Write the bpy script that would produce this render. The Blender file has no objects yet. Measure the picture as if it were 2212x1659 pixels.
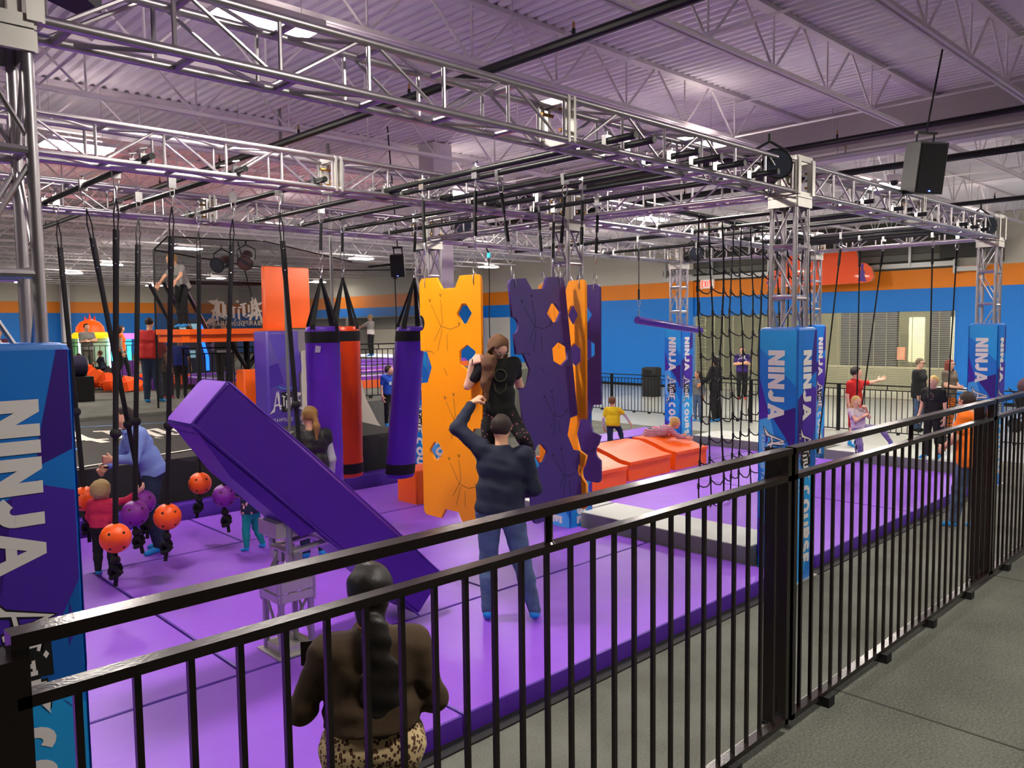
# Indoor ninja course in a trampoline park.  World: X along the front truss row,
# Y away from the viewing deck, Z up, metres; lower hall floor is z = 0.
import bpy, math, random
import numpy as np
from mathutils import Vector, Matrix
random.seed(7); np.random.seed(7)
SC = bpy.context.scene
COL = SC.collection
PI = math.pi

# ---------------------------------------------------------------- materials
def lin(h):
    h = h.lstrip('#'); o = []
    for i in (0, 2, 4):
        c = int(h[i:i+2], 16)/255
        o.append(c/12.92 if c <= .04045 else ((c+.055)/1.055)**2.4)
    return (*o, 1)
MATS = {}
def mat(name, col, rough=.6, metal=0, noise=0.0, nscale=8, bump=0.0, bscale=60, spec=.5, emit=0, coat=0, alpha=1):
    if name in MATS: return MATS[name]
    m = bpy.data.materials.new(name); m.use_nodes = True
    nt = m.node_tree; b = nt.nodes['Principled BSDF']
    c = lin(col) if isinstance(col, str) else (*col, 1)
    b.inputs['Base Color'].default_value = c
    b.inputs['Roughness'].default_value = rough
    b.inputs['Metallic'].default_value = metal
    b.inputs['Specular IOR Level'].default_value = spec
    b.inputs['Coat Weight'].default_value = coat
    b.inputs['Alpha'].default_value = alpha
    tc = nt.nodes.new('ShaderNodeTexCoord')
    if noise:
        n = nt.nodes.new('ShaderNodeTexNoise'); n.inputs['Scale'].default_value = nscale
        n.inputs['Detail'].default_value = 6
        nt.links.new(tc.outputs['Object'], n.inputs['Vector'])
        r = nt.nodes.new('ShaderNodeMapRange')
        r.inputs['From Min'].default_value = .3; r.inputs['From Max'].default_value = .7
        r.inputs['To Min'].default_value = 1-noise; r.inputs['To Max'].default_value = 1+noise
        nt.links.new(n.outputs['Fac'], r.inputs['Value'])
        x = nt.nodes.new('ShaderNodeVectorMath'); x.operation = 'SCALE'
        x.inputs[0].default_value = c[:3]
        nt.links.new(r.outputs['Result'], x.inputs['Scale'])
        nt.links.new(x.outputs['Vector'], b.inputs['Base Color'])
    if bump:
        n = nt.nodes.new('ShaderNodeTexNoise'); n.inputs['Scale'].default_value = bscale
        nt.links.new(tc.outputs['Object'], n.inputs['Vector'])
        bn = nt.nodes.new('ShaderNodeBump'); bn.inputs['Strength'].default_value = bump
        bn.inputs['Distance'].default_value = .02
        nt.links.new(n.outputs['Fac'], bn.inputs['Height'])
        nt.links.new(bn.outputs['Normal'], b.inputs['Normal'])
    if emit:
        b.inputs['Emission Color'].default_value = c
        b.inputs['Emission Strength'].default_value = emit
    MATS[name] = m
    return m

def ramp_mat(name, kind, cols, scale=20, rough=.8, stretch=(1, 1, 1), distort=0, thr=None, detail=2):
    """procedural two/three-colour pattern for printed cloth"""
    if name in MATS: return MATS[name]
    m = bpy.data.materials.new(name); m.use_nodes = True
    nt = m.node_tree; b = nt.nodes['Principled BSDF']; b.inputs['Roughness'].default_value = rough
    tc = nt.nodes.new('ShaderNodeTexCoord'); mp = nt.nodes.new('ShaderNodeMapping')
    mp.inputs['Scale'].default_value = stretch
    nt.links.new(tc.outputs['Object'], mp.inputs['Vector'])
    if kind == 'voronoi':
        n = nt.nodes.new('ShaderNodeTexVoronoi'); n.inputs['Scale'].default_value = scale; out = n.outputs['Distance']
    elif kind == 'wave':
        n = nt.nodes.new('ShaderNodeTexWave'); n.bands_direction = 'Z'; n.inputs['Scale'].default_value = scale
        n.inputs['Distortion'].default_value = distort; out = n.outputs['Fac']
    else:
        n = nt.nodes.new('ShaderNodeTexNoise'); n.inputs['Scale'].default_value = scale; n.inputs['Detail'].default_value = detail
        out = n.outputs['Fac']
    nt.links.new(mp.outputs['Vector'], n.inputs['Vector'])
    r = nt.nodes.new('ShaderNodeValToRGB'); r.color_ramp.interpolation = 'CONSTANT'
    e = r.color_ramp.elements
    thr = thr or [i/len(cols) for i in range(len(cols))]
    e[0].position = thr[0]; e[0].color = lin(cols[0]); e[1].position = thr[1]; e[1].color = lin(cols[1])
    for i in range(2, len(cols)):
        q = e.new(thr[i]); q.color = lin(cols[i])
    nt.links.new(out, r.inputs['Fac']); nt.links.new(r.outputs['Color'], b.inputs['Base Color'])
    MATS[name] = m
    return m

def carpet(name, c1, c2, scale=1.2):
    m = bpy.data.materials.new(name); m.use_nodes = True
    nt = m.node_tree; b = nt.nodes['Principled BSDF']; b.inputs['Roughness'].default_value = .95
    b.inputs['Specular IOR Level'].default_value = .15
    tc = nt.nodes.new('ShaderNodeTexCoord')
    n = nt.nodes.new('ShaderNodeTexNoise'); n.inputs['Scale'].default_value = scale; n.inputs['Detail'].default_value = 8
    n2 = nt.nodes.new('ShaderNodeTexNoise'); n2.inputs['Scale'].default_value = 90; n2.inputs['Detail'].default_value = 3
    mx = nt.nodes.new('ShaderNodeMath'); mx.operation = 'MULTIPLY_ADD'; mx.inputs[1].default_value = .5
    for q in (n, n2): nt.links.new(tc.outputs['Object'], q.inputs['Vector'])
    nt.links.new(n.outputs['Fac'], mx.inputs[0])
    hf = nt.nodes.new('ShaderNodeMath'); hf.operation = 'MULTIPLY'; hf.inputs[1].default_value = .5
    nt.links.new(n2.outputs['Fac'], hf.inputs[0]); nt.links.new(hf.outputs[0], mx.inputs[2])
    r = nt.nodes.new('ShaderNodeValToRGB'); r.color_ramp.elements[0].position = .38; r.color_ramp.elements[1].position = .62
    r.color_ramp.elements[0].color = lin(c1); r.color_ramp.elements[1].color = lin(c2)
    nt.links.new(mx.outputs[0], r.inputs['Fac']); nt.links.new(r.outputs['Color'], b.inputs['Base Color'])
    bn = nt.nodes.new('ShaderNodeBump'); bn.inputs['Strength'].default_value = .35; bn.inputs['Distance'].default_value = .01
    nt.links.new(n2.outputs['Fac'], bn.inputs['Height']); nt.links.new(bn.outputs['Normal'], b.inputs['Normal'])
    MATS[name] = m
    return m

M_ALU = mat('brushed_aluminium', '#b2adb2', .36, .9, noise=.06, nscale=14)
M_ALUP = mat('aluminium_plate', '#c8c6c0', .4, .8, noise=.05, nscale=10)
M_STEEL = mat('zinc_steel', '#d2d2d2', .25, .95)
M_BLK = mat('black_gloss_paint', '#1a0f0e', .2, 0, spec=.55, bump=.05, bscale=120)
M_BLK2 = mat('black_steel', '#121214', .38, .3)
M_PIPE = mat('dark_green_black_pipe', '#1c201d', .42, .3)
M_RUB = mat('black_rubber', '#0c0c0e', .7)
M_WEB = mat('black_webbing', '#0b0b0c', .85, bump=.4, bscale=300)
M_WHT = mat('white_paint', '#d6d0d2', .75, noise=.03, nscale=3)
M_ROOF = mat('white_steel_deck', '#e4dee4', .7, noise=.04, nscale=2)
M_JOIST = mat('white_joist_paint', '#e0d8dc', .7)
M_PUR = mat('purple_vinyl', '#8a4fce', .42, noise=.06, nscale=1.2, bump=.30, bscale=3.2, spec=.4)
M_PURD = mat('purple_vinyl_side', '#4a1a94', .45, bump=.1, bscale=8)  # darker copy of the mat vinyl, side shade put into the colour
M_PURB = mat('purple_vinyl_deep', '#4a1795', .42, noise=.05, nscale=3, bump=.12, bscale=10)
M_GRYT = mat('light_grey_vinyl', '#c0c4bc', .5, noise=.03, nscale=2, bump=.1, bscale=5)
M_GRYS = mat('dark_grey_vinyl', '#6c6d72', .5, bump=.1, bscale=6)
M_ORG = mat('orange_vinyl', '#ff6409', .42, noise=.04, nscale=4, bump=.12, bscale=9)
M_ORGB = mat('orange_ball_plastic', '#ff5c05', .4, bump=.15, bscale=160)
M_PURPL = mat('purple_ball_plastic', '#85259a', .4, bump=.15, bscale=160)
M_YEL = mat('yellow_board', '#ff9a06', .45, spec=.4, bump=.04, bscale=200)
M_VIO = mat('violet_board', '#46307c', .5, spec=.4, bump=.05, bscale=200)
M_ENG = mat('engraved_line', '#8a5a14', .7)
M_ENGV = mat('engraved_line_violet', '#1c1038', .7)
M_PRT = mat('printed_white', '#d9d4d4', .5)
M_PRK = mat('printed_black', '#0a0a0c', .5)
M_LB = mat('pad_light_blue', '#1795dc', .42, noise=.04, nscale=5, bump=.1, bscale=9)
M_MB = mat('pad_mid_blue', '#0b70cc', .42, noise=.04, nscale=5, bump=.1, bscale=9)
M_DB = mat('pad_deep_blue', '#0859ae', .42, bump=.1, bscale=9)
M_SB = mat('pad_sky_blue', '#45a0e6', .42, bump=.1, bscale=9)
M_PP = mat('pad_purple', '#43209c', .42, bump=.1, bscale=9)
M_PP2 = mat('pad_dark_purple', '#32107a', .42, bump=.1, bscale=9)
M_LAMP = mat('lamp_glow', '#fff6ea', .5, emit=44)
M_CARP = carpet('grey_carpet', '#55564f', '#70726b', 1.5)
M_CARPD = carpet('deck_carpet', '#42443f', '#64665e', 1.1)
M_CONC = mat('sealed_concrete', '#a4a8a2', .3, noise=.06, nscale=.6)

# ---------------------------------------------------------------- mesh builder
class MB:
    def __init__(s): s.v = []; s.f = []; s.m = []; s.mats = []
    def mi(s, m):
        if m not in s.mats: s.mats.append(m)
        return s.mats.index(m)
    def add(s, vs, fs, m):
        o = len(s.v); k = s.mi(m); s.v += [tuple(p) for p in vs]
        for f in fs: s.f.append(tuple(o+i for i in f)); s.m.append(k)
    def box(s, x0, x1, y0, y1, z0, z1, m):
        v = [(x, y, z) for z in (z0, z1) for y in (y0, y1) for x in (x0, x1)]
        s.add(v, [(0, 2, 3, 1), (4, 5, 7, 6), (0, 1, 5, 4), (2, 6, 7, 3), (0, 4, 6, 2), (1, 3, 7, 5)], m)
    def rbox(s, x0, x1, y0, y1, z0, z1, m, r=.03, mt=None):
        """box with bevelled top edges and vertical corners"""
        def ring(i, z): 
            return [(x0+i+r, y0+i, z), (x1-i-r, y0+i, z), (x1-i, y0+i+r, z), (x1-i, y1-i-r, z), (x1-i-r, y1-i, z), (x0+i+r, y1-i, z), (x0+i, y1-i-r, z), (x0+i, y0+i+r, z)]
        rs = [ring(0, z0), ring(0, z1-r), ring(r*.3, z1-r*.3), ring(r, z1)]
        v = sum(rs, []); f = []
        for k in range(3):
            for i in range(8): j = (i+1) % 8; f.append((k*8+i, k*8+j, k*8+8+j, k*8+8+i))
        s.add(v, f+[tuple(range(7, -1, -1))], m); s.add(rs[3], [tuple(range(8))], mt or m)
    def tube(s, a, b, r, m, n=8, r2=None, cap=True):
        a = Vector(a); b = Vector(b); d = b-a
        if d.length < 1e-6: return
        q = d.to_track_quat('Z', 'Y'); r2 = r if r2 is None else r2
        v = []
        for p, rr in ((a, r), (b, r2)):
            for i in range(n):
                t = 2*PI*i/n; v.append(p+q @ Vector((rr*math.cos(t), rr*math.sin(t), 0)))
        f = [(i, (i+1) % n, n+(i+1) % n, n+i) for i in range(n)]
        if cap: f += [tuple(range(n-1, -1, -1)), tuple(range(n, 2*n))]
        s.add(v, f, m)
    def path(s, pts, r, m, n=6, closed=False):
        pts = [Vector(p) for p in pts]; N = len(pts); v = []; up = None
        for i, p in enumerate(pts):
            if closed: d = pts[(i+1) % N]-pts[i-1]
            else: d = pts[min(i+1, N-1)]-pts[max(i-1, 0)]
            d.normalize()
            if up is None: up = d.orthogonal().normalized()
            else: up = (up-d*up.dot(d)).normalized()
            w = d.cross(up)
            for k in range(n):
                t = 2*PI*k/n; v.append(p+up*(r*math.cos(t))+w*(r*math.sin(t)))
        f = []
        for i in range(N if closed else N-1):
            j = (i+1) % N
            for k in range(n): l = (k+1) % n; f.append((i*n+k, i*n+l, j*n+l, j*n+k))
        if not closed: f += [tuple(range(n-1, -1, -1)), tuple((N-1)*n+k for k in range(n))]
        s.add(v, f, m)
    def lathe(s, prof, m, c=(0, 0, 0), n=24, axis='Z'):
        v = []; f = []
        for r, z in prof:
            for i in range(n):
                t = 2*PI*i/n; x, y = r*math.cos(t), r*math.sin(t)
                v.append((c[0]+x, c[1]+y, c[2]+z) if axis == 'Z' else (c[0]+z, c[1]+x, c[2]+y) if axis == 'X' else (c[0]+x, c[1]+z, c[2]+y))
        for k in range(len(prof)-1):
            for i in range(n): j = (i+1) % n; f.append((k*n+i, k*n+j, k*n+n+j, k*n+n+i))
        if prof[0][0] > 1e-5: f.append(tuple(range(n-1, -1, -1)))
        if prof[-1][0] > 1e-5: f.append(tuple((len(prof)-1)*n+i for i in range(n)))
        s.add(v, f, m)
    def ball(s, c, r, m, n=16, sc=(1, 1, 1)):
        k = n//2; v = []; f = []
        for i in range(1, k):
            a = PI*i/k
            for j in range(n):
                t = 2*PI*j/n
                v.append((c[0]+sc[0]*r*math.sin(a)*math.cos(t), c[1]+sc[1]*r*math.sin(a)*math.sin(t), c[2]+sc[2]*r*math.cos(a)))
        T = len(v); v += [(c[0], c[1], c[2]+sc[2]*r), (c[0], c[1], c[2]-sc[2]*r)]
        for i in range(k-2):
            for j in range(n): l = (j+1) % n; f.append((i*n+j, i*n+n+j, i*n+n+l, i*n+l))
        for j in range(n): l = (j+1) % n; f.append((T, j, l)); f.append((T+1, (k-2)*n+l, (k-2)*n+j))
        s.add(v, f, m)
    def prism(s, poly, F, t, m, mside=None):
        """2-D polygon (ccw in u,v) in frame F(u,v,w) extruded from w=0 to w=t"""
        n = len(poly); v = [F(u, w_, 0) for u, w_ in poly]+[F(u, w_, t) for u, w_ in poly]
        s.add(v, [tuple(range(n-1, -1, -1)), tuple(range(n, 2*n))], m)
        s.add(v, [(i, (i+1) % n, n+(i+1) % n, n+i) for i in range(n)], mside or m)
    def poly(s, pts, m): s.add(pts, [tuple(range(len(pts)))], m)
    def build(s, name, parent=None, smooth=True, loc=None, angle=35):
        me = bpy.data.meshes.new(name)
        me.from_pydata(s.v, [], s.f)
        for m in s.mats: me.materials.append(m)
        me.polygons.foreach_set('material_index', s.m)
        if smooth:
            me.polygons.foreach_set('use_smooth', [True]*len(s.f))
            me.set_sharp_from_angle(angle=math.radians(angle))
        me.update()
        o = bpy.data.objects.new(name, me); COL.objects.link(o)
        if parent: o.parent = parent
        if loc: o.location = loc
        return o

def tag(o, label=None, cat=None, group=None, kind=None):
    if label: o['label'] = label
    if cat: o['category'] = cat
    if group: o['group'] = group
    if kind: o['kind'] = kind
    return o
def thing(name, label, cat, loc=(0, 0, 0), rz=0, group=None):
    o = bpy.data.objects.new(name, None); COL.objects.link(o)
    o.empty_display_size = .1
    o.location = loc; o.rotation_euler = (0, 0, rz)
    return tag(o, label, cat, group)
def struct(name, mb, smooth=False, label=None):
    o = mb.build(name, smooth=smooth); o['kind'] = 'structure'
    if label: o['label'] = label
    return o

# ---------------------------------------------------------------- lettering
def arc(cx, cy, rx, ry, a0, a1, n=8):
    return [(cx+rx*math.cos(math.radians(a0+(a1-a0)*i/n)), cy+ry*math.sin(math.radians(a0+(a1-a0)*i/n))) for i in range(n+1)]
STK = {  # centre lines in a cell of height 1 (advance width, strokes)
 'A': (.8, [[(.0, 0), (.4, 1), (.8, 0)], [(.17, .3), (.63, .3)]]),
 'B': (.65, [[(0, 0), (0, 1), (.4, 1), (.58, .86), (.58, .68), (.42, .53), (0, .53)], [(.42, .53), (.65, .36), (.65, .15), (.45, 0), (0, 0)]]),
 'C': (.72, [arc(.4, .5, .38, .5, 50, 310, 12)]),
 'D': (.7, [[(0, 0), (0, 1), (.35, 1)]+arc(.35, .5, .35, .5, 90, -90, 10)+[(0, 0)]]),
 'E': (.6, [[(.6, 1), (0, 1), (0, 0), (.6, 0)], [(0, .5), (.5, .5)]]),
 'I': (.0, [[(0, 0), (0, 1)]]), 'J': (.5, [[(.5, 1), (.5, .3)]+arc(.25, .3, .25, .3, 0, -160, 8)]),
 'K': (.65, [[(0, 0), (0, 1)], [(.6, 1), (0, .42)], [(.2, .6), (.65, 0)]]),
 'L': (.55, [[(0, 1), (0, 0), (.55, 0)]]), 'M': (.8, [[(0, 0), (0, 1), (.4, .3), (.8, 1), (.8, 0)]]),
 'N': (.7, [[(0, 0), (0, 1), (.7, 0), (.7, 1)]]), 'O': (.8, [arc(.4, .5, .4, .5, 90, 450, 20)]),
 'P': (.62, [[(0, 0), (0, 1), (.35, 1)]+arc(.35, .74, .27, .26, 90, -90, 8)+[(0, .48)]]),
 'R': (.65, [[(0, 0), (0, 1), (.35, 1)]+arc(.35, .74, .27, .26, 90, -90, 8)+[(0, .48)], [(.3, .48), (.65, 0)]]),
 'S': (.62, [arc(.32, .74, .3, .26, 30, 250, 9)+arc(.3, .26, .32, .26, 80, -150, 9)]),
 'T': (.7, [[(0, 1), (.7, 1)], [(.35, 1), (.35, 0)]]), 'U': (.7, [[(0, 1), (0, .33)]+arc(.35, .33, .35, .33, 180, 360, 10)+[(.7, 1)]]),
 'X': (.65, [[(0, 0), (.65, 1)], [(0, 1), (.65, 0)]]), 'G': (.72, [arc(.4, .5, .38, .5, 50, 340, 12)+[(.76, .45), (.45, .45)]]),
 ' ': (.3, [])}
def stroke_quads(pts, w):
    """mitred ribbon around a polyline"""
    P = [Vector(p) for p in pts]; n = len(P); L = []; R = []
    closed = (P[0]-P[-1]).length < 1e-4
    for i in range(n):
        a = P[i-1] if i else (P[-2] if closed else None)
        b = P[i+1] if i < n-1 else (P[1] if closed else None)
        d1 = (P[i]-a).normalized() if a is not None else (b-P[i]).normalized()
        d2 = (b-P[i]).normalized() if b is not None else d1
        t = d1+d2
        t = t.normalized() if t.length > .2 else d2
        nn = Vector((-t.y, t.x)); c = max(.45, nn.dot(Vector((-d1.y, d1.x))))
        L.append(P[i]+nn*w/2/c); R.append(P[i]-nn*w/2/c)
    return [[R[i], R[i+1], L[i+1], L[i]] for i in range(n-1)]
def block(ch):
    """heavy block letters, height 1; returns (advance, polygons)"""
    t = .29
    if ch == 'N': return .86, [[(0, 0), (t, 0), (t, 1), (0, 1)], [(.86-t, 0), (.86, 0), (.86, 1), (.86-t, 1)], [(0, 1), (.86-t, .0), (.86, 0), (t, 1)]]
    if ch == 'I': return .31, [[(0, 0), (.31, 0), (.31, 1), (0, 1)]]
    if ch == 'A': return .98, [[(0, 0), (.29, 0), (.62, 1), (.36, 1)], [(.69, 0), (.98, 0), (.62, 1), (.36, 1)], [(.2, .17), (.78, .17), (.7, .4), (.28, .4)]]
    if ch == 'J': return .66, [[tuple(p) for p in q] for q in stroke_quads([(.51, 1), (.51, .42)]+arc(.27, .4, .24, .25, 0, -150, 8), t)]
    w, st = STK[ch]; s = 1-t; out = []
    for ln in st:
        out += [[tuple(p) for p in q] for q in stroke_quads([(t/2+x*s*1.05, t/2+y*s) for x, y in ln], t*.95)]
    return w*s*1.05+t, out
def text_polys(txt, style='block', gap=.1, w=.12):
    x = 0; out = []
    for ch in txt:
        if style == 'block' and ch != ' ': a, ps = block(ch)
        else:
            a, st = STK[ch]; ps = []
            for ln in st: ps += [[tuple(p) for p in q] for q in stroke_quads(ln, w)]
        out += [[(x+px, py) for px, py in p] for p in ps]
        x += a+gap+(w if style != 'block' else 0)
    return x-gap, out
def logo_polys():
    """spiky bouncing lettering; unit length 1, height about .5: white fill and black backing"""
    L = [('A', 0, -.12, .25, .62), ('L', .2, .02, .1, .42), ('T', .31, .06, .13, .34), ('I', .47, .03, .03, .28), ('T', .52, .06, .1, .3),
         ('U', .645, .04, .09, .34), ('D', .77, .0, .09, .4), ('E', .89, -.1, .13, .52)]
    wht = []; blk = []
    for ch, x, y, w, h in L:
        cw, st = STK[ch]; cw = max(cw, .001)
        for ln in st:
            q = [(x+px/cw*w if ch != 'I' else x, y+py*h+.06*math.sin((x+px*w)*9)) for px, py in ln]
            wht += [[tuple(p) for p in z] for z in stroke_quads(q, .045 if ch not in 'AE' else .055)]
            blk += [[tuple(p) for p in z] for z in stroke_quads(q, .1)]
    wht += [[(-.16, -.2), (.03, -.12), (.05, .02), (0.0, 0.0)], [(.99, -.1), (1.17, -.22), (1.04, .0), (.98, -.02)],
            [(.14, .5), (.2, .62), (.2, .48)], [(.9, .42), (1.08, .5), (.95, .36)],
            [(.49, .43), (.53, .47), (.49, .51), (.45, .47)], [(.43, -.1), (.47, -.03), (.45, -.02)], [(.56, -.1), (.52, -.03), (.54, -.02)]]
    blk += [[(.3, -.16), (.68, -.14), (.7, .56), (.28, .54)], [(-.2, -.24), (.05, -.15), (.06, .06), (0, .04)], [(.96, -.14), (1.22, -.27), (1.07, .04), (.97, .02)]]
    return wht, blk
LOGO = logo_polys()
def put(mb, polys, F, m):
    for k, p in enumerate(polys):
        A = sum(p[i-1][0]*p[i][1]-p[i][0]*p[i-1][1] for i in range(len(p)))
        if A < 0: p = p[::-1]
        q = [Vector(F(u, v)) for u, v in p]; n_ = (q[1]-q[0]).cross(q[2]-q[1])
        if n_.length > 0: n_.normalize()
        mb.add([w_+n_*(.00012*(k % 9)) for w_ in q], [tuple(range(len(p)))], m)
EXPO = 2.1
# ================================================================ the setting
XR = 28.9
b = MB(); b.box(-12, 45, -12, 60, -.3, 0, M_CARP)
struct('floor', b)
b = MB(); b.box(-2.2, 7.8, 3.86, 3.98, 0, .012, M_RUB); b.box(8.3, 14.72, 3.86, 3.98, 0, .012, M_RUB); struct('floor_edge_strip', b)
b = MB(); b.box(17.6, XR+14, -12, 60, 0, .006, M_CONC); struct('floor_concrete', b)
b = MB(); b.box(-12, 8.8, 15.55, 60, 0, 1.2, M_CARP); b.box(8.8, 14.5, 14.2, 60, 0, 1.2, M_CARP); b.box(14.5, 23.9, 20.5, 60, .006, 1.2, M_CARP)
struct('floor_platform', b)
# viewing deck with its metal edge and carpet seams
b = MB(); b.box(-12, 16, -12, 1.66, .0, 1.0, M_CARPD); b.box(-12, 16, 1.66, 1.675, .8, 1.006, mat('edge_trim', '#8f8f88', .3, .8))
for sx in (-2.2, 1.2, 3.66, 6.1, 8.5):
    b.box(sx, sx+.012, -12, 1.655, 1.0, 1.0015, mat('carpet_seam', '#23241f', .9))
struct('floor_deck', b)

wall_blue = mat('blue_wall_paint', '#0a7fe0', .55, noise=.02, nscale=.5)
wall_org = mat('orange_wall_paint', '#f78c12', .55, noise=.02, nscale=.5)
wall_wht = mat('cream_wall_paint', '#cfc9bb', .7, noise=.03, nscale=.6, bump=.1, bscale=20)
wall_gry = mat('grey_wall_paint', '#8d8a84', .7)
def banded(b, p0, p1, th=.2, top=6.15, z0=0, bands=True):
    """a straight wall between two plan points with blue, orange and white bands"""
    (x0, y0), (x1, y1) = p0, p1
    if x0 == x1: bx = lambda a, c, m: b.box(x0, x0+th, min(y0, y1), max(y0, y1), a, c, m)
    else: bx = lambda a, c, m: b.box(min(x0, x1), max(x0, x1), y0, y0+th, a, c, m)
    if z0 < 3.85: bx(z0, 3.85, wall_blue)
    bx(max(z0, 3.85), 4.53, wall_org); bx(4.53, top, wall_wht)
# right wall with the shuttered opening between y 8.9 and 19
b = MB()
banded(b, (XR, -6), (XR, 8.87)); banded(b, (XR, 19.0), (XR, 32.2)); b.box(XR-.05, XR, 30.1, 32.1, .9, 3.2, wall_wht)
b.box(XR+.12, XR+.3, 8.87, 19.0, 3.08, 3.85, wall_blue); b.box(XR+.12, XR+.3, 8.87, 19, 3.85, 4.5, wall_org)
struct('wall_right', b)
b = MB(); banded(b, (25.4, 32.2), (XR, 32.2)); struct('wall_corner', b)
b = MB(); b.box(25.4, 25.6, 32.2, 54, 3.35, 3.85, wall_blue); b.box(25.4, 25.6, 32.2, 54, 3.85, 4.53, wall_org); b.box(25.4, 25.6, 32.2, 54, 4.53, 6.15, wall_wht)
b.box(27, 27.2, 32.2, 54, 1.2, 3.35, wall_wht); b.box(25.4, 27.2, 40, 40.2, 1.2, 3.35, wall_gry); b.box(25.4, 27.2, 32.2, 54, 3.3, 3.36, wall_gry)
struct('wall_middle', b)
b = MB(); banded(b, (-12, 54), (27.2, 54)); struct('wall_left', b)
b = MB(); b.box(-12.2, -12, -12, 60, 0, 6.2, wall_wht); struct('wall_side', b)
b = MB(); b.box(-12, 45, -12.2, -12, 0, 6.2, wall_wht); b.box(XR, XR+.2, -12, -6, 0, 6.2, wall_wht); struct('wall_back', b)
b = MB(); b.box(XR-.03, XR+.0, -6, 8.8, .0, .12, M_BLK2); b.box(XR-.03, XR, 19.05, 32, 0, .12, M_BLK2); struct('baseboard_right', b)
# room behind the shutter
b = MB()
b.box(XR+9, XR+9.2, 4, 24, 0, 5, mat('shop_wall', '#c9c8ae', .8)); b.box(XR+.3, XR+9, 4, 4.2, 0, 5, MATS['shop_wall']); b.box(XR+.3, XR+9, 24, 24.2, 0, 5, MATS['shop_wall'])
b.box(XR+.3, XR+9, 4, 24, 3.8, 3.9, MATS['shop_wall'])
for y0, y1 in ((10.6, 11.3), (12.6, 14.9), (17.8, 18.3)): b.box(XR+5, XR+5.3, y0, y1, .0, 3.2, mat('shop_dark', '#2c2c38', .7))
b.box(XR+5, XR+5.1, 9.4, 10.6, .4, 2.9, mat('shop_pale', '#dfe0cf', .6)); b.box(XR+4, XR+5, 9, 17, 0, .9, mat('shop_counter', '#8f8c77', .6))
b.box(XR+4.9, XR+4.95, 11.5, 12.1, 1.1, 2.9, mat('shop_cream', '#e3e3c0', .6)); b.box(XR+4.8, XR+4.9, 12.2, 12.5, 1.2, 1.7, mat('shop_coral', '#d68468', .6))
struct('wall_shop', b)
# upper service opening above the orange band
b = MB()
rail = mat('aluminium_track', '#b9bcb9', .4, .5)
b.box(XR-.1, XR+.1, 8.9, 20.5, 4.56, 4.72, rail); b.box(XR-.02, XR+.1, 8.9, 20.5, 4.80, 5.02, mat('shade_grey', '#76766f', .7))
for k in range(9): b.box(XR+.02, XR+.06, 8.9, 20.5, 5.05+k*.045, 5.08+k*.045, MATS['shade_grey'])
for y in (10.3, 12.9, 15.5, 18.0, 20.3): b.box(XR-.12, XR-.02, y, y+.08, 4.6, 5.9, rail)
b.box(XR-.25, XR-.05, 8.0, 8.9, 4.35, 4.5, rail); b.box(XR-.3, XR, 8.82, 8.92, 4.3, 4.75, rail)
b.box(XR+.1, XR+.3, 8.87, 20.5, 4.5, 6.15, mat('void_dark', '#54534b', .8))
b.box(XR-.4, XR, 8.1, 9.3, 4.8, 5.6, mat('machine_dark', '#2f2f2a', .6)); b.box(XR-.45, XR-.1, 7.5, 8.05, 4.6, 5.3, mat('machine_grey', '#55554f', .5, .3))
struct('trim_1', b)

# corrugated roof deck
b = MB(); xs = []; prof = []
x = -12.0
while x < 44:
    prof += [(x, 6.21), (x+.05, 6.21), (x+.075, 6.17), (x+.125, 6.17)]; x += .15
n = len(prof)
b.add([(px, -12, z) for px, z in prof]+[(px, 60, z) for px, z in prof], [(i, n+i, n+i+1, i+1) for i in range(n-1)], M_ROOF)
struct('ceiling', b)
b = MB(); b.box(13.2, 13.4, -12, 13.5, 5.5, 6.2, mat('soffit_paint', '#b3a8ae', .8, noise=.03, nscale=.8)); b.box(13.05, 13.55, -12, 13.5, 5.44, 5.52, M_JOIST)

struct('trim_2', b)
# deep girder near the camera side
b = MB(); b.box(-12, 13.2, 2.0, 2.03, 5.45, 6.15, M_JOIST); b.box(-12, 13.2, 1.88, 2.15, 5.42, 5.45, M_JOIST); b.box(-12, 13.2, 1.88, 2.15, 6.12, 6.15, M_JOIST)
struct('trim_3', b)
# building columns
for i, (x, y) in enumerate(((9.62, 12.0), (14.2, 53.4), (8.05, 33.6))):
    b = MB(); b.box(x-.22, x+.22, y-.22, y+.22, 0, 6.15, M_WHT); struct('trim_%d' % (4+i), b)

# open-web roof joists
def joist(y, x0, x1, i, full):
    b = MB(); zb, zt = 5.5, 6.12
    xb = x1-1.2
    for dy in (-.05, .015): b.box(x0, xb, y+dy, y+dy+.035, zb, zb+.045, M_JOIST)
    b.box(x0, x1, y-.065, y+.065, zt, zt+.05, M_JOIST)
    x = x0+.6; k = 0
    r = .016 if full else .02; nn = 5 if full else 3
    while x < xb+.05:
        b.tube((x, y, zb+.02), (x-.62, y, zt), r, M_JOIST, nn, cap=False); b.tube((x, y, zb+.02), (x+.6, y, zt), r, M_JOIST, nn, cap=False)
        if full: b.tube((x, y, zb+.02), (x, y, zt), r*.8, M_JOIST, nn, cap=False)
        x += 1.31; k += 1
    o = b.build('roof_joist', smooth=False); o['kind'] = 'structure'
ys = [.45, 2.9, 4.47, 6.5, 8.5, 10.4, 12.4, 14.4, 16.4, 18.4]
for i, y in enumerate(ys): joist(y, -11.9, 13.2, i, True)
for i, y in enumerate([20.4+2*k for k in range(17)]): joist(y, -11.9, XR-2, i, False)
for i, y in enumerate([.45, 2.4, 4.47, 6.5, 8.5, 10.4, 12.4, 14.4, 16.4, 18.4]): joist(y, 13.6, XR, i, y < 11)
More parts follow.
